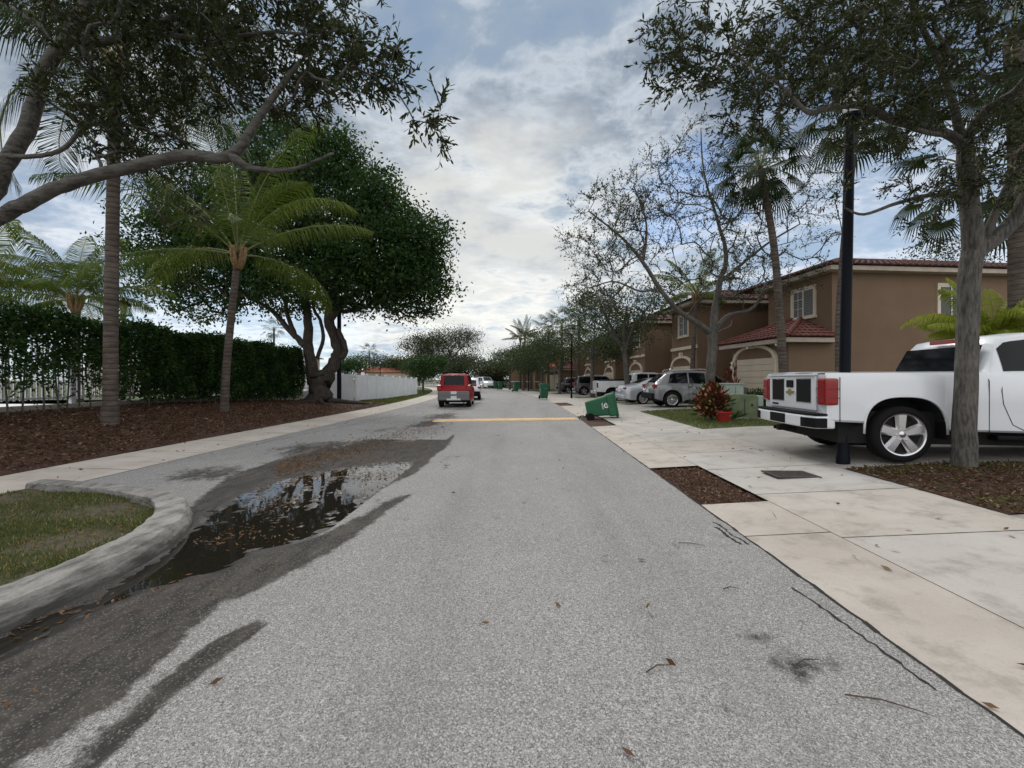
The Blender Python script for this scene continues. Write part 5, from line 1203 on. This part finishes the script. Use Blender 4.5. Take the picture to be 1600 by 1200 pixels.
# pickups
def pickup(label, pm, near=False, L=5.85, W=2.03, H=1.93, rail=1.385, wr=.43, cabx=2.33, xw=1.07, name='pickup_truck'):
    root = empty(name, (0, 0, 0), 0, label, 'pickup truck'); b = rail-.04
    top = [(0, rail), (cabx-.10, rail+.0), (cabx-.06, rail+.05), (cabx+.12, H-.16), (cabx+.22, H-.05), (cabx+.6, H), (cabx+1.6, H-.01), (cabx+1.85, H-.06), (cabx+2.45, rail-.02), (L-.15, rail-.16), (L, rail-.22)]
    top = [(x, max(z, 0)) for x, z in top]
    belt = [(0, rail-.02), (cabx-.10, rail-.015), (cabx+.2, b-.02), (cabx+2.4, b-.06), (L-.15, rail-.18), (L, rail-.24)]
    wh = [(0, W/2-.03), (.05, W/2-.005), (.3, W/2), (L-.6, W/2), (L-.1, W/2-.08), (L, W/2-.14)]
    wt = [(0, W/2-.07), (cabx-.10, W/2-.07), (cabx+.12, W/2-.21), (cabx+1.9, W/2-.21), (cabx+2.5, W/2-.1), (L, W/2-.25)]
    c = Car(L, W, top, belt, wh, wt, (xw, xw+3.62), wr, wr*1.32, [(0, .62), (.56, .60), (1.2, .50), (L-.5, .44), (L, .5)], .012, 2.7, fl=.022)
    c.body(root, pm); c.under(root); c.liners(root)
    return root, c
tk, c = pickup('large white pickup truck with black tailgate decals on the nearest driveway', W_PAINT, True, H=1.99)
pose(tk, 4.98, 7.50, .235, -97)
W = c.W; L = c.L; cx = 2.28
for wx in c.wheels:
    for sg in (-1, 1): c.wheel(tk, wx, sg, 5, .735, None, .125, .28, .025)
c.sidewin(tk, [(cx+.15, cx+1.10, .02, 0), (cx+1.18, cx+2.22, 0, -.42)], .12, .90)
# back glass of the cab and its lamp
m = MB(); V = []
for zz, xx, w_ in ((rl := 1.40, cx-.075+.03, .78), (1.80, cx+.125, .72)): V += [(xx-.045, -w_, zz), (xx-.045, w_, zz)]
m.add(V, [(0, 1, 3, 2)]); m.build('rear_window', M_cglass, tk)
bx(tk, 'brake_lamp', (cx+.115, 0, 1.90), (.07, .46, .07), M_red, .01)
# tailgate
tg = MB(); tg.box((-.022, 0, 1.045), (.03, 1.50, .56)); tg = tg.build('tailgate', W_PAINT, tk, bevel=.012)
bx(tk, 'tailgate_lip', (-.02, 0, 1.345), (.10, 1.52, .035), W_PAINT, .012, tg)
M_decal = mat('black_decal', (.005, .005, .006), .4, spec=.12); M_gold = mat('gold_emblem', (.42, .32, .14), .3, .8)
for sg in (-1, 1):
    bx(tk, 'decal', (-.039, sg*.42, 1.08), (.006, .42, .38), M_decal, 0, tg)
    bx(tk, 'decal', (-.02, sg*.42, 1.365), (.09, .42, .006), M_decal, 0, tg)
    e = MB(); e.box((-.0385, sg*.42, 1.08), (.004, .45, .41)); e.build('decal_outline', M_chrome, tg)
bx(tk, 'handle', (-.045, 0, 1.19), (.02, .22, .13), M_plastic, .01, tg)
m = MB(); m.prism([(-.12, -.022), (-.035, -.022), (-.035, -.05), (.035, -.05), (.035, -.022), (.12, -.022), (.105, .022), (.035, .022), (.035, .05), (-.035, .05), (-.035, .022), (-.135, .022)], 0, .02, 0, lambda x, y, z: (-.055+z, x, 1.045+y)); m.build('emblem', M_gold, tg)
bx(tk, 'badge', (-.041, .52, .82), (.008, .22, .03), M_plastic, 0, tg)
def f(sg):
    m = MB(); m.box((.055, sg*(W/2-.10), 1.075), (.20, .225, .42)); tl = m.build('tail_lamp', M_red, tk, bevel=.03)
    m = MB()
    for z in (.98, 1.12): m.box((.055, sg*(W/2-.10), z), (.206, .241, .012))
    m.build('lamp_divider', mat('dark_red', (.16, .006, .006), .3), tl)
    m = MB(); m.box((.05, sg*(W/2-.24), 1.05), (.1, .03, .58)); m.build('corner_trim', W_PAINT, tk, bevel=.01)
    bx(tk, 'door_handle', (cx+.58, sg*(W/2+.012), 1.14), (.22, .04, .035), M_plastic, .01)
    bx(tk, 'door_handle', (cx+1.40, sg*(W/2+.012), 1.14), (.22, .04, .035), M_plastic, .01)
    bx(tk, 'mirror', (cx+2.15, sg*(W/2+.14), 1.32), (.14, .26, .26), M_plastic, .03)
    bx(tk, 'headlamp', (L-.12, sg*(W/2-.24), .98), (.2, .3, .26), M_lampc, .03)
    seam(tk, [(cx-.085, W/2, .46), (cx-.085, W/2+.001, 1.24), (cx-.085, W/2-.045, 1.345)], sg, 0)
    seam(tk, [(cx+.22, W/2, .60), (cx+.10, W/2+.001, .9), (cx+.08, W/2+.001, 1.1), (cx+.12, W/2-.045, 1.33)], sg, 0)
    seam(tk, [(cx+.22, W/2, .60), (cx+.40, W/2+.001, .50), (cx+1.15, W/2+.001, .50)], sg, 0)
    seam(tk, [(cx+1.15, W/2, .48), (cx+1.15, W/2+.001, 1.24), (cx+1.15, W/2-.045, 1.33)], sg, 0)
    seam(tk, [(.17, W/2+.001, .62), (.17, W/2+.001, 1.3)], sg, 0)
    # arch lip
    pts = []
    for i in range(25):
        a = PI*i/24; d = math.cos(a)*c.arch; zz = c.wr+c.arch*(1-min(1, abs(math.cos(a)))**2.7)**(1/2.7); pts.append((c.wheels[0]-d, sg*(W/2+.012), zz+.012))
    m = MB(); m.tube(pts, .016, 6); m.build('arch_lip', W_PAINT, tk, smooth=True)
    # running board, mud flap
    m = MB(); m.box((cx+1.2, sg*(W/2-.12), .40), (2.3, .2, .07)); m.build('running_board', M_plastic, tk, bevel=.02)
    bx(tk, 'mud_flap', (c.wheels[0]+c.arch, sg*(W/2-.10), .50), (.04, .22, .26), M_plastic, .01)
    m = MB(); m.tube([(1.9, sg*(W/2-.02), .93), (2.3, sg*(W/2+.004), .93)], .002, 4)
mirror(f)
bp = MB()
prof_b = [(-.16, -.98), (-.22, -.80), (-.25, -.4), (-.25, .4), (-.22, .80), (-.16, .98), (.12, 1.0), (.12, -1.0)]
bp.prism([(x, y) for x, y in prof_b], .50, .70); bp = bp.build('rear_bumper', W_PAINT, tk, bevel=.03)
m = MB(); m.prism([(-.15, -.985), (-.21, -.81), (-.24, -.4), (-.24, .4), (-.21, .81), (-.15, .985), (.1, .99), (.1, -.99)], .70, .735); m.build('step_pad', M_plastic, bp, bevel=.008)
m = MB(); m.box((-.245, 0, .60), (.03, .52, .16)); m.build('plate_recess', M_plastic, bp, bevel=.01)
for sg in (-1, 1):
    m = MB(); m.prism([(.0, 1.008), (-.168, .992), (-.232, .80), (-.238, .70), (-.10, .70), (.0, .9)], .515, .665, 0, lambda x, y, z, sg=sg: (x, sg*y, z)); m.build('corner_step', M_plastic, bp, bevel=.01)
bx(tk, 'hitch', (-.1, 0, .42), (.3, .10, .10), M_plastic, .01)
m = MB(); m.tube([(.6, .55, .36), (-.02, .62, .36)], .035, 10); m.build('exhaust', M_plastic, tk)
m = MB(); m.box((1.07, 0, .42), (.12, 1.6, .12)); m.lathe([(0, -.16), (.16, -.1), (.17, .1), (0, .16)], 14, 0, (1.07, 0, .42), 'Y'); m.build('axle', M_well, tk)
# second pickup
tk2, c2 = pickup('white pickup truck with black bed cover beyond the pale silver sedan', W_PAINT, L=5.8, W=2.0, H=1.93, rail=1.37, wr=.40)
for wx in c2.wheels:
    for sg in (-1, 1): c2.wheel(tk2, wx, sg, 5, .62, None, .12)
c2.sidewin(tk2, [(cx+.36, cx+1.12, .06, 0), (cx+1.18, cx+2.22, 0, -.42)], .12, .90)
m = MB(); m.add([(cx-.09, -.78, 1.40), (cx-.09, .78, 1.40), (cx+.07, .7, 1.76), (cx+.07, -.7, 1.76)], [(0, 1, 2, 3)]); m.build('rear_window', M_cglass, tk2)
m = MB(); m.prism([(.1, 1.385), (2.3, 1.385), (2.3, 1.50), (2.1, 1.52)], -.9, .9, 0, lambda x, y, z: (x, z, y)); m.build('bed_cover', M_plastic, tk2)
def f(sg):
    bx(tk2, 'tail_lamp', (.03, sg*.90, 1.07), (.1, .2, .36), M_red, .03); bx(tk2, 'mirror', (cx+2.15, sg*1.13, 1.32), (.14, .26, .26), M_plastic, .03)
    bx(tk2, 'door_handle', (cx+.58, sg*1.005, 1.14), (.22, .04, .035), M_plastic, .01)
mirror(f); bx(tk2, 'tailgate', (-.02, 0, 1.05), (.03, 1.5, .54), W_PAINT, .01); bx(tk2, 'rear_bumper', (-.1, 0, .60), (.2, 1.9, .22), M_chrome, .03); bx(tk2, 'licence_plate', (-.21, 0, .62), (.02, .31, .15), M_plate, 0)
pose(tk2, 5.75, 29.3, .05, -92)
# dark SUVs
r, c = suv('dark grey boxy sports utility vehicle beside the far lamp post', DKP, .60, 4.75, 1.92, 1.78, None, .38, True, GRYP, 5, 1, None); pose(r, 5.75, 39.4, .05, -92)
r, c = suv('dark maroon crossover partly hidden behind the far lamp post', DKB, .60, 4.6, 1.86, 1.66, None, .36); pose(r, 5.1, 46.5, .05, -84)
# red SUV
r, c = suv('red sports utility vehicle with grey lower cladding parked at the left kerb, seen from behind', REDP, .60, 4.52, 1.80, 1.80, None, .38, False, GRYP, 5, 1, None)
pose(r, -3.1, 22.5, 0, 2.2)
m = MB(); m.box((-.075, 0, .75), (.06, 1.66, .26)); m.build('lower_panel', GRYP, r, bevel=.03)
bx(r, 'licence_plate', (-.115, -.0, .80), (.015, .31, .15), M_plate, .004); bx(r, 'skid_plate', (-.1, 0, .44), (.05, .75, .09), M_chrome, .01)
m = MB(); m.tube([(.5, -.62, 1.79), (.6, -.62, 1.9), (2.2, -.62, 1.9), (2.3, -.62, 1.79)], .025, 6); m.tube([(.5, .62, 1.79), (.6, .62, 1.9), (2.2, .62, 1.9), (2.3, .62, 1.79)], .025, 6); m.tube([(.7, -.62, 1.88), (.7, .62, 1.88)], .03, 6); m.tube([(1.5, -.62, 1.88), (1.5, .62, 1.88)], .03, 6); m.build('roof_rack', M_plastic, r)
r, c = suv('white crossover parked directly ahead of the red one, mostly hidden by it', W_PAINT, .60, 4.6, 1.85, 1.62, None, .36); pose(r, -3.15, 30.5, 0, 4.5)
r, c = suv('white crossover parked crossways at the far bend', W_PAINT, .60, 4.7, 1.85, 1.66, None, .36); q = camw((778-800)/FPX*82, 82); pose(r, (778-800)/FPX*82, 82, -.02, -92)
r, c = suv('dark crossover at the far bend left of the white one parked crossways', DKP, .60, 4.6, 1.85, 1.75, None, .36); pose(r, (768-800)/FPX*79, 79, -.02, -30)
r, c = suv('white van-like vehicle far off, just right of the red vehicle', W_PAINT, .60, 4.9, 1.95, 1.95, None, .36, boxy=1); pose(r, (748-800)/FPX*74, 74, -.02, -150)
r, c = suv('white boxy vehicle far off, left of the far dark crossover', W_PAINT, .60, 4.9, 1.95, 1.9, None, .36, boxy=1); pose(r, (757-800)/FPX*74, 74, -.02, 3)

# ================================================================ BINS
M_bin = mat('green_plastic', fn=noisy((.006, .085, .034), (.009, .105, .045), 2, .5)); M_bind = mat('green_plastic_dark', (.004, .05, .025), .45)
M_mark = mat('white_print', (.75, .76, .75), .6)
def bin_(label, group):
    root = empty('wheeled_bin', (0, 0, 0), 0, label, 'wheeled bin', group)
    m = MB(); sec_ = [(.0, .46, .40), (.10, .50, .44), (.68, .64, .56), (.70, .70, .61), (.92, .74, .63), (.93, .78, .67), (.98, .78, .67)]; V = []
    for z, d, w_ in sec_:
        for a, b in ((-1, -.86), (-.86, -1), (.86, -1), (1, -.86), (1, .86), (.86, 1), (-.86, 1), (-1, .86)): V.append((a*d/2, b*w_/2, z+.06))
    n = len(sec_); m.add(V, [tuple(range(7, -1, -1))]+[(i*8+k, i*8+(k+1) % 8, (i+1)*8+(k+1) % 8, (i+1)*8+k) for i in range(n-1) for k in range(8)])
    b = m.build('body', M_bin, root, autos=30)
    s = b.modifiers.new('thick', 'SOLIDIFY'); s.thickness = .012
    m = MB(); m.tube([(-.38, -.24, 1.0), (-.45, -.24, 1.02), (-.45, .24, 1.02), (-.38, .24, 1.0)], .016, 6); m.build('handle', M_bind, root)
    for sg in (-1, 1):
        m = MB(); m.lathe([(0, -.035), (.12, -.035), (.135, -.02), (.135, .02), (.12, .035), (0, .035)], 20, 0, (-.27, sg*.27, .135), 'Y'); m.build('wheel', M_tyre, root, smooth=False)
        m = MB(); R = .10                                      # white rounded mark on both sides
        def sf(u, v, sg=sg): 
            w_ = .5*(.42+(.56-.42)*((v-.06)/.8)) if v < .8 else .5*(.56+.04*(v-.76)/.16)
            return (u, sg*(w_+.022), v)
        P_ = []
        for i in range(15):
            a = math.radians(50+i*20); P_.append((math.cos(a)*.085, math.sin(a)*.085))
        for (a0, b0), (a1, b1) in zip(P_, P_[1:]):
            V = [sf(a0+.02, .70+b0*.9), sf(a1+.02, .70+b1*.9), sf(a1*.55+.02, .70+b1*.5), sf(a0*.55+.02, .70+b0*.5)]; m.add(V, [(0, 1, 2, 3)])
        m.add([sf(.02, .72), sf(.11, .72), sf(.11, .69), sf(.02, .69)], [(0, 1, 2, 3)])
        m.add([sf(-.09, .60), sf(.13, .60), sf(.13, .585), sf(-.09, .585)], [(0, 1, 2, 3)]); m.add([sf(-.07, .57), sf(.11, .57), sf(.11, .56), sf(-.07, .56)], [(0, 1, 2, 3)])
        m.build('emblem', M_mark, root)
    m = MB(); m.box((.338, 0, .80), (.012, .26, .10)); m.build('emblem', M_mark, root)
    return root
def lid(root, opened):
    m = MB()
    if not opened: m.prism([(-.36, -.32), (.38, -.32), (.40, 0), (.38, .32), (-.36, .32)], 1.035, 1.075); m.prism([(-.3, -.27), (.32, -.27), (.32, .27), (-.3, .27)], 1.07, 1.11)
    if opened:                                             # swung right back beyond the hinge
        m.box((-.46, 0, .80), (.04, .66, .72), 0, 0, 1, 0, -.10)
    m.build('lid', M_bind, root, bevel=.012)
GB = 'green wheeled bins out for collection'
b1 = bin_('toppled green wheeled bin lying on its back on the sunken planter strip', GB); lid(b1, True)
fl = G(943, 655, .03)
# lying: its up axis points right and slightly up, its back faces down
R_ = Matrix(((0, 0, 1), (0, 1, 0), (-1, 0, 0)))         # local z -> +x, local x -> -z ... back (-x) up
R_ = Matrix(((0, 0, 1), (0, -1, 0), (1, 0, 0)))         # local z -> +x, local x (front) -> +z, back down
M4 = Matrix.Translation((fl[0]-.66, fl[1]+.33, .37)) @ Matrix.Rotation(TH-.12, 4, 'Z') @ Matrix.Rotation(-.19, 4, 'Y') @ R_.to_4x4() @ Matrix.Scale(1.14, 4)
b1.matrix_world = M4
for px, py, s_, D, a, t_ in [(850, 623.5, 1, 32, .2, 'upright green bin with white emblem at the pavement edge, right of the road'), (806, 612.5, 1, 51, .4, 'green bin alone at the far bend, between the pair of bins and the lamp post'),
                        (782, 609.0, 1, 61, .3, 'right-hand bin of the far pair in front of the white car'), (774, 608.2, 1, 64, .1, 'left-hand bin of the far pair, partly hiding the dark car')]:
    b_ = bin_(t_, GB); lid(b_, False); q = camw((px-800)/FPX*D, D); b_.location = (q[0], q[1], .02); b_.rotation_euler = (0, 0, -PI/2+a); b_.scale = (1.08,)*3

# ================================================================ YARD THINGS
M_box = mat('pale_green_metal', fn=noisy((.085, .115, .055), (.15, .18, .095), 2, .7)); M_boxp = mat('grey_green_metal', fn=noisy((.24, .29, .25), (.31, .36, .31), 3, .6)); M_pad = mat('dark_pad', (.03, .03, .028), .8)
q = camw((1166-800)/FPX*13.3, 13.3, .25); root = empty('utility_box', q, TH-.1, 'squat pale green utility box on the small lawn behind the white pickup tail', 'utility box'); root.scale = (.86, .86, .9)
m = MB(); m.prism([(-.5, 0), (.42, 0), (.42, .70), (.36, .80), (-.46, .84), (-.5, .80)], .0, .95, 0, lambda x, y, z: (x, z, y+.04)); m.build('cabinet', M_box, root, bevel=.015)
bx(root, 'door_panel', (.50, .45, .60), (.18, .96, .46), M_boxp, .02); bx(root, 'base', (.50, .45, .18), (.16, .90, .36), M_pad, .01); bx(root, 'base_pad', (-.04, .47, .02), (1.05, 1.05, .06), M_walk, .01)
m = MB(); m.box((-.05, -.012, .42), (.02, .01, .6)); m.box((.2, -.02, .5), (.05, .03, .08)); m.build('latch', M_pad, root)
q = camw((1148-800)/FPX*14.6, 14.6, .22); root = empty('utility_box', q, TH, 'taller narrow pale utility cabinet standing behind the croton bush', 'utility box')
bx(root, 'cabinet', (0, .2, .55), (.62, .42, 1.12), M_boxp, .02); bx(root, 'cap', (0, .2, 1.13), (.68, .48, .05), M_boxp, .01); bx(root, 'door_seam', (.02, -.014, .55), (.01, .006, .95), M_pad, 0)
M_pot = mat('red_pot', (.33, .015, .015), .45)
q = camw((1131-800)/FPX*12.75, 12.75, .25); root = empty('flower_pot', q, 0, 'red plastic flower pot half behind the croton bush', 'pot')
m = MB(); m.lathe([(0, .0), (.17, 0), (.22, .24), (.24, .25), (.24, .29), (.21, .29), (.19, .24), (0, .24)], 24); m.build('pot', M_pot, root, autos=40)
m = MB(); m.lathe([(0, .245), (.19, .242)], 16); m.build('soil', M_mulch, root)
# agave-like tuft beside the box
q = camw((1146-800)/FPX*13.0, 13.0, .25); root = empty('spiky_plant', q, 0, 'small spiky green plant between the croton and the utility box', 'plant')
C = []; D_ = []
for k in range(26): a = rnd.uniform(0, 6.28); C.append((0, 0, .05)); D_.append((math.cos(a), math.sin(a), rnd.uniform(.3, 1.3)))
leafmesh('foliage', C, D_, .42, .04, M_leaf_hedge, root, True)
# speed hump strip
M_yelp = mat('faded_yellow_paint', fn=noisy((.62, .42, .20), (.72, .52, .30), 2.2, .8, .3, .004, 5, (.45, .36, .24), 14))
pa, pb = G(677, 658.5, .0), G(903, 655.5, .0); V = []; F = []
prf = [(-.26, .002), (-.24, .03), (-.12, .062), (0, .07), (.12, .062), (.24, .03), (.26, .002)]
n = 40
for i in range(n+1):
    t = i/n; x = pa[0]+(pb[0]-pa[0])*t; y = pa[1]+(pb[1]-pa[1])*t
    for u, z in prf: V.append((x, y+u*(1 if .01 < t < .99 else .7), z*(1 if 0 < i < n else .3)+.003))
k = len(prf); F = [(i*k+j, (i+1)*k+j, (i+1)*k+j+1, i*k+j+1) for i in range(n) for j in range(k-1)]
tag(npmesh('speed_hump', V, F, M_yelp), 'low faded yellow strip laid straight across the road before the red vehicle', 'speed hump')
# distant sign and post box
root = empty('round_sign', camw((567-800)/FPX*62, 62, -.1), TH, 'small round white sign on a post beyond the white fence', 'sign')
m = MB(); m.tube([(0, 0, 0), (0, 0, 2.4)], .03, 6); m.build('post', M_chrome, root); m = MB(); m.lathe([(0, -.02), (.3, -.02), (.3, .02), (0, .02)], 20, 0, (0, -.04, 2.4), 'Y'); m.build('sign_plate', M_white, root)

# ================================================================ GROUND COVER, LITTER
def scatter_blades(name, pts, h, wd, m, label, tint=None, lean=.5, flatness=0, seed=3):
    rng = np.random.default_rng(seed); n = len(pts); D = rng.normal(size=(n, 3))*lean; D[:, 2] = np.abs(D[:, 2])*(.25 if flatness else 1)+(1 if not flatness else .0)
    o = leafmesh(name, pts, D, h, wd, m, None, False, 1 if flatness else 0, rng); o['kind'] = 'stuff'; o['label'] = label; return o
M_blade = mat('grass_blade', fn=f_leaf((.05, .07, .018), (.13, .15, .045), (.34, .28, .15)))
M_chip = mat('mulch_chip', fn=f_leaf((.035, .017, .010), (.13, .062, .036), (.30, .20, .14)))
def zs(pts): return np.array([(x, y, ghw(x, y)+.02) for x, y in pts])
rng = np.random.default_rng(44)
# island grass
n = 60000; t = rng.random(n); yy = rng.uniform(.8, 5.1, n); xi = np.interp(yy, [p.y for p in inner], [p.x for p in inner]); xs = xi-.02-(xi+6.45)*rng.random(n)**1.1
ok = (np.sin(xs*4+yy*2.2)+np.sin(yy*5-xs*3)+rng.normal(size=n)*.8 > -.7) & ~((yy > 4.1) & (rng.random(n) < .5))
scatter_blades('island_grass', np.stack([xs, yy, np.full(n, .078)], 1)[ok], .045, .006, M_blade, 'patchy short grass inside the curved kerb', lean=.7)
n = 30000; x = rng.uniform(4.82, 12, n); y = rng.uniform(11.62, 17.75, n); scatter_blades('lawn_grass', np.stack([x, y, gh(x-cY(y), y)+.01], 1), .06, .012, M_blade, 'short lawn grass around the croton bush', lean=.5)
n = 26000; y = 25.5+rng.random(n)**1.5*30; s = -8-rng.random(n)*4; x = s+cY(y); scatter_blades('verge_grass', np.stack([x, y, gh(s, y)+.01], 1), .08, .02, M_blade, 'green grass verge along the left sidewalk by the white fence', lean=.5)
def chips(name, x, y, dz, L, label, m=None, w=None): return scatter_blades(name, np.stack([x, y, gh(x-cY(y), y)+dz], 1), L, w or L*.28, m or M_chip, label, lean=.5, flatness=1, seed=int(abs(x[0])*100))
n = 52000; y = 2+rng.random(n)**1.3*23; x = -8.02-rng.random(n)*4.3
chips('mulch_chips', x, y, .03, .085, 'brown bark mulch covering the left bank')
n = 900; yy = rng.uniform(.8, 5.0, n); xi = np.interp(yy, [p.y for p in inner], [p.x for p in inner]); xs = xi-.02-(xi+6.45)*rng.random(n); chips('island_litter', xs, yy, .09, .05, 'dry leaves and brown litter in the grass of the kerbed island', M_dry, .02)
n = 9000; x = rng.uniform(4.80, 9, n); y = rng.uniform(4.33, 6.52, n); chips('mulch_chips', x, y, .025, .06, 'brown mulch and leaf litter under the right oak')
n = 5000; x = rng.uniform(4.82, 7.5, n); y = rng.uniform(4.38, 6.47, n); ok = (np.abs(y-5.4) > .55) | (rng.random(n) < .2); chips('thin_grass', x[ok], y[ok], .025, .05, 'thin patchy grass at the edges of the right oak bed', M_blade)
n = 3600; x = rng.uniform(2.13, 2.88, n); y = rng.uniform(5.15, 7.17, n); chips('planter_litter', x, y, -.02, .05, 'brown mulch and dead leaves in the sunken planter strip', M_chip)
# gutter litter in the puddle and along its shore
n = 5200; y = 1.5+rng.random(n)*8.5; x = lowx(y)+rng.normal(size=n)*.55; ok = (x < -1.95) & (x > -6) & ~((y < 5.2) & (x < -3.1)); x, y = x[ok], y[ok]
pr = .7*(PW(x, y) < .02)+np.sin(x*3.1+y*2.3)+np.sin(y*5.3-x*2)+rng.normal(size=len(x))*.7; k = (pr > .7) | ((y > 5.6) & (x < lowx(y)-.35)); chips('gutter_litter', x[k], y[k], -.012, .045, 'wet leaf litter and twigs in and around the puddle', M_dry, .016)
n = 2600; t = rng.random(n); px_ = 430+t*280; x0 = np.array([G(a, 735-80*b+rng.normal()*8)[:2] for a, b in zip(px_, t)]); chips('dirt_litter', x0[:, 0], x0[:, 1], .006, .05, 'reddish brown leaf litter washed up on the parking lane', M_dry, .02)
# scattered fallen leaves
n = 520; y = .8+rng.random(n)**1.6*26; s = rng.uniform(-1.9, 9.5, n)
w_ = np.where(s < 2.1, rng.random(n) < .30, rng.random(n) < np.where(s > 4.8, .5, 1.0)); x = (s+cY(y))[w_]; y = y[w_]
chips('fallen_leaves', x, y, .014, .075, 'scattered dry brown leaves on the road and pale sidewalk', M_dry, .028)
n = 160; y = 3+rng.random(n)*22; s = rng.uniform(-7.9, -4.0, n); ok = ~((y < 5.8) & (s > -6.5)); x = (s+cY(y))[ok]; chips('fallen_leaves', x, y[ok], .014, .07, 'scattered dry leaves on the left sidewalk and parking lane', M_dry, .028)
# crack-filled edge debris on the right edge of the asphalt, sticks
M_crack = mat('crack_dirt', (.018, .015, .013), .9)
m = MB()
def crack(x0, y0, x1, y1, seg, amp, w):
    p = []; 
    for i in range(seg+1):
        t = i/seg; p.append((x0+(x1-x0)*t+rnd.uniform(-amp, amp), y0+(y1-y0)*t))
    for (a, b), (c_, d) in zip(p, p[1:]):
        ww = w*rnd.uniform(.4, 1.2); m.add([(a-ww, b, .0045), (a+ww, b, .0045), (c_+ww, d, .0045), (c_-ww, d, .0045)], [(0, 1, 2, 3)])
crack(2.095, -1, 2.095, 18, 160, .008, .014)
crack(1.99, 2.1, 1.93, 3.1, 26, .012, .009); crack(1.97, 3.9, 1.93, 4.35, 16, .02, .014); crack(2.02, 3.9, 1.99, 4.5, 16, .02, .010)
crack(-6.3, 9.0, -4.9, 21, 60, .03, .010)
struct(m.build('pavement_crack', M_crack))
M_stick = mat('twig_brown', fn=noisy((.05, .03, .02), (.10, .065, .045), 20, .9))
for (px, py, L_, a), t_ in zip([(1060, 848, .22, -.3), (1010, 1050, .15, .4), (1320, 1085, .30, -.35), (1240, 1040, .18, .3), (1130, 920, .12, .1)],
    ['short twig lying at the joint where asphalt meets the pale strip', 'short bent twig on the bare asphalt, nearest the middle of the road', 'longest brown twig on the asphalt in the right foreground', 'twig on a rusty stain of the asphalt, above the longest twig', 'smallest twig on the asphalt beside the dark edge crack']):
    p = G(px, py, .012); s = MB(); dx, dy = math.cos(a)*L_, math.sin(a)*L_
    s.tube([(0, 0, 0), (dx*.5, dy*.5+.02, .004), (dx, dy, 0)], [.004, .0035, .002], 5); o = s.build('fallen_twig', M_stick); o.location = p
    tag(o, t_, 'twig', 'thin brown twigs lying on the asphalt')
p = G(905, 657, .02); s = MB(); s.tube([(0, 0, .02), (.05, .05, .16), (.14, .02, .2), (.2, -.03, .12), (.16, -.02, .06)], .012, 6); o = s.build('curled_debris', M_stick); o.location = p; tag(o, 'small curled brown debris at the right end of the yellow strip', 'debris')
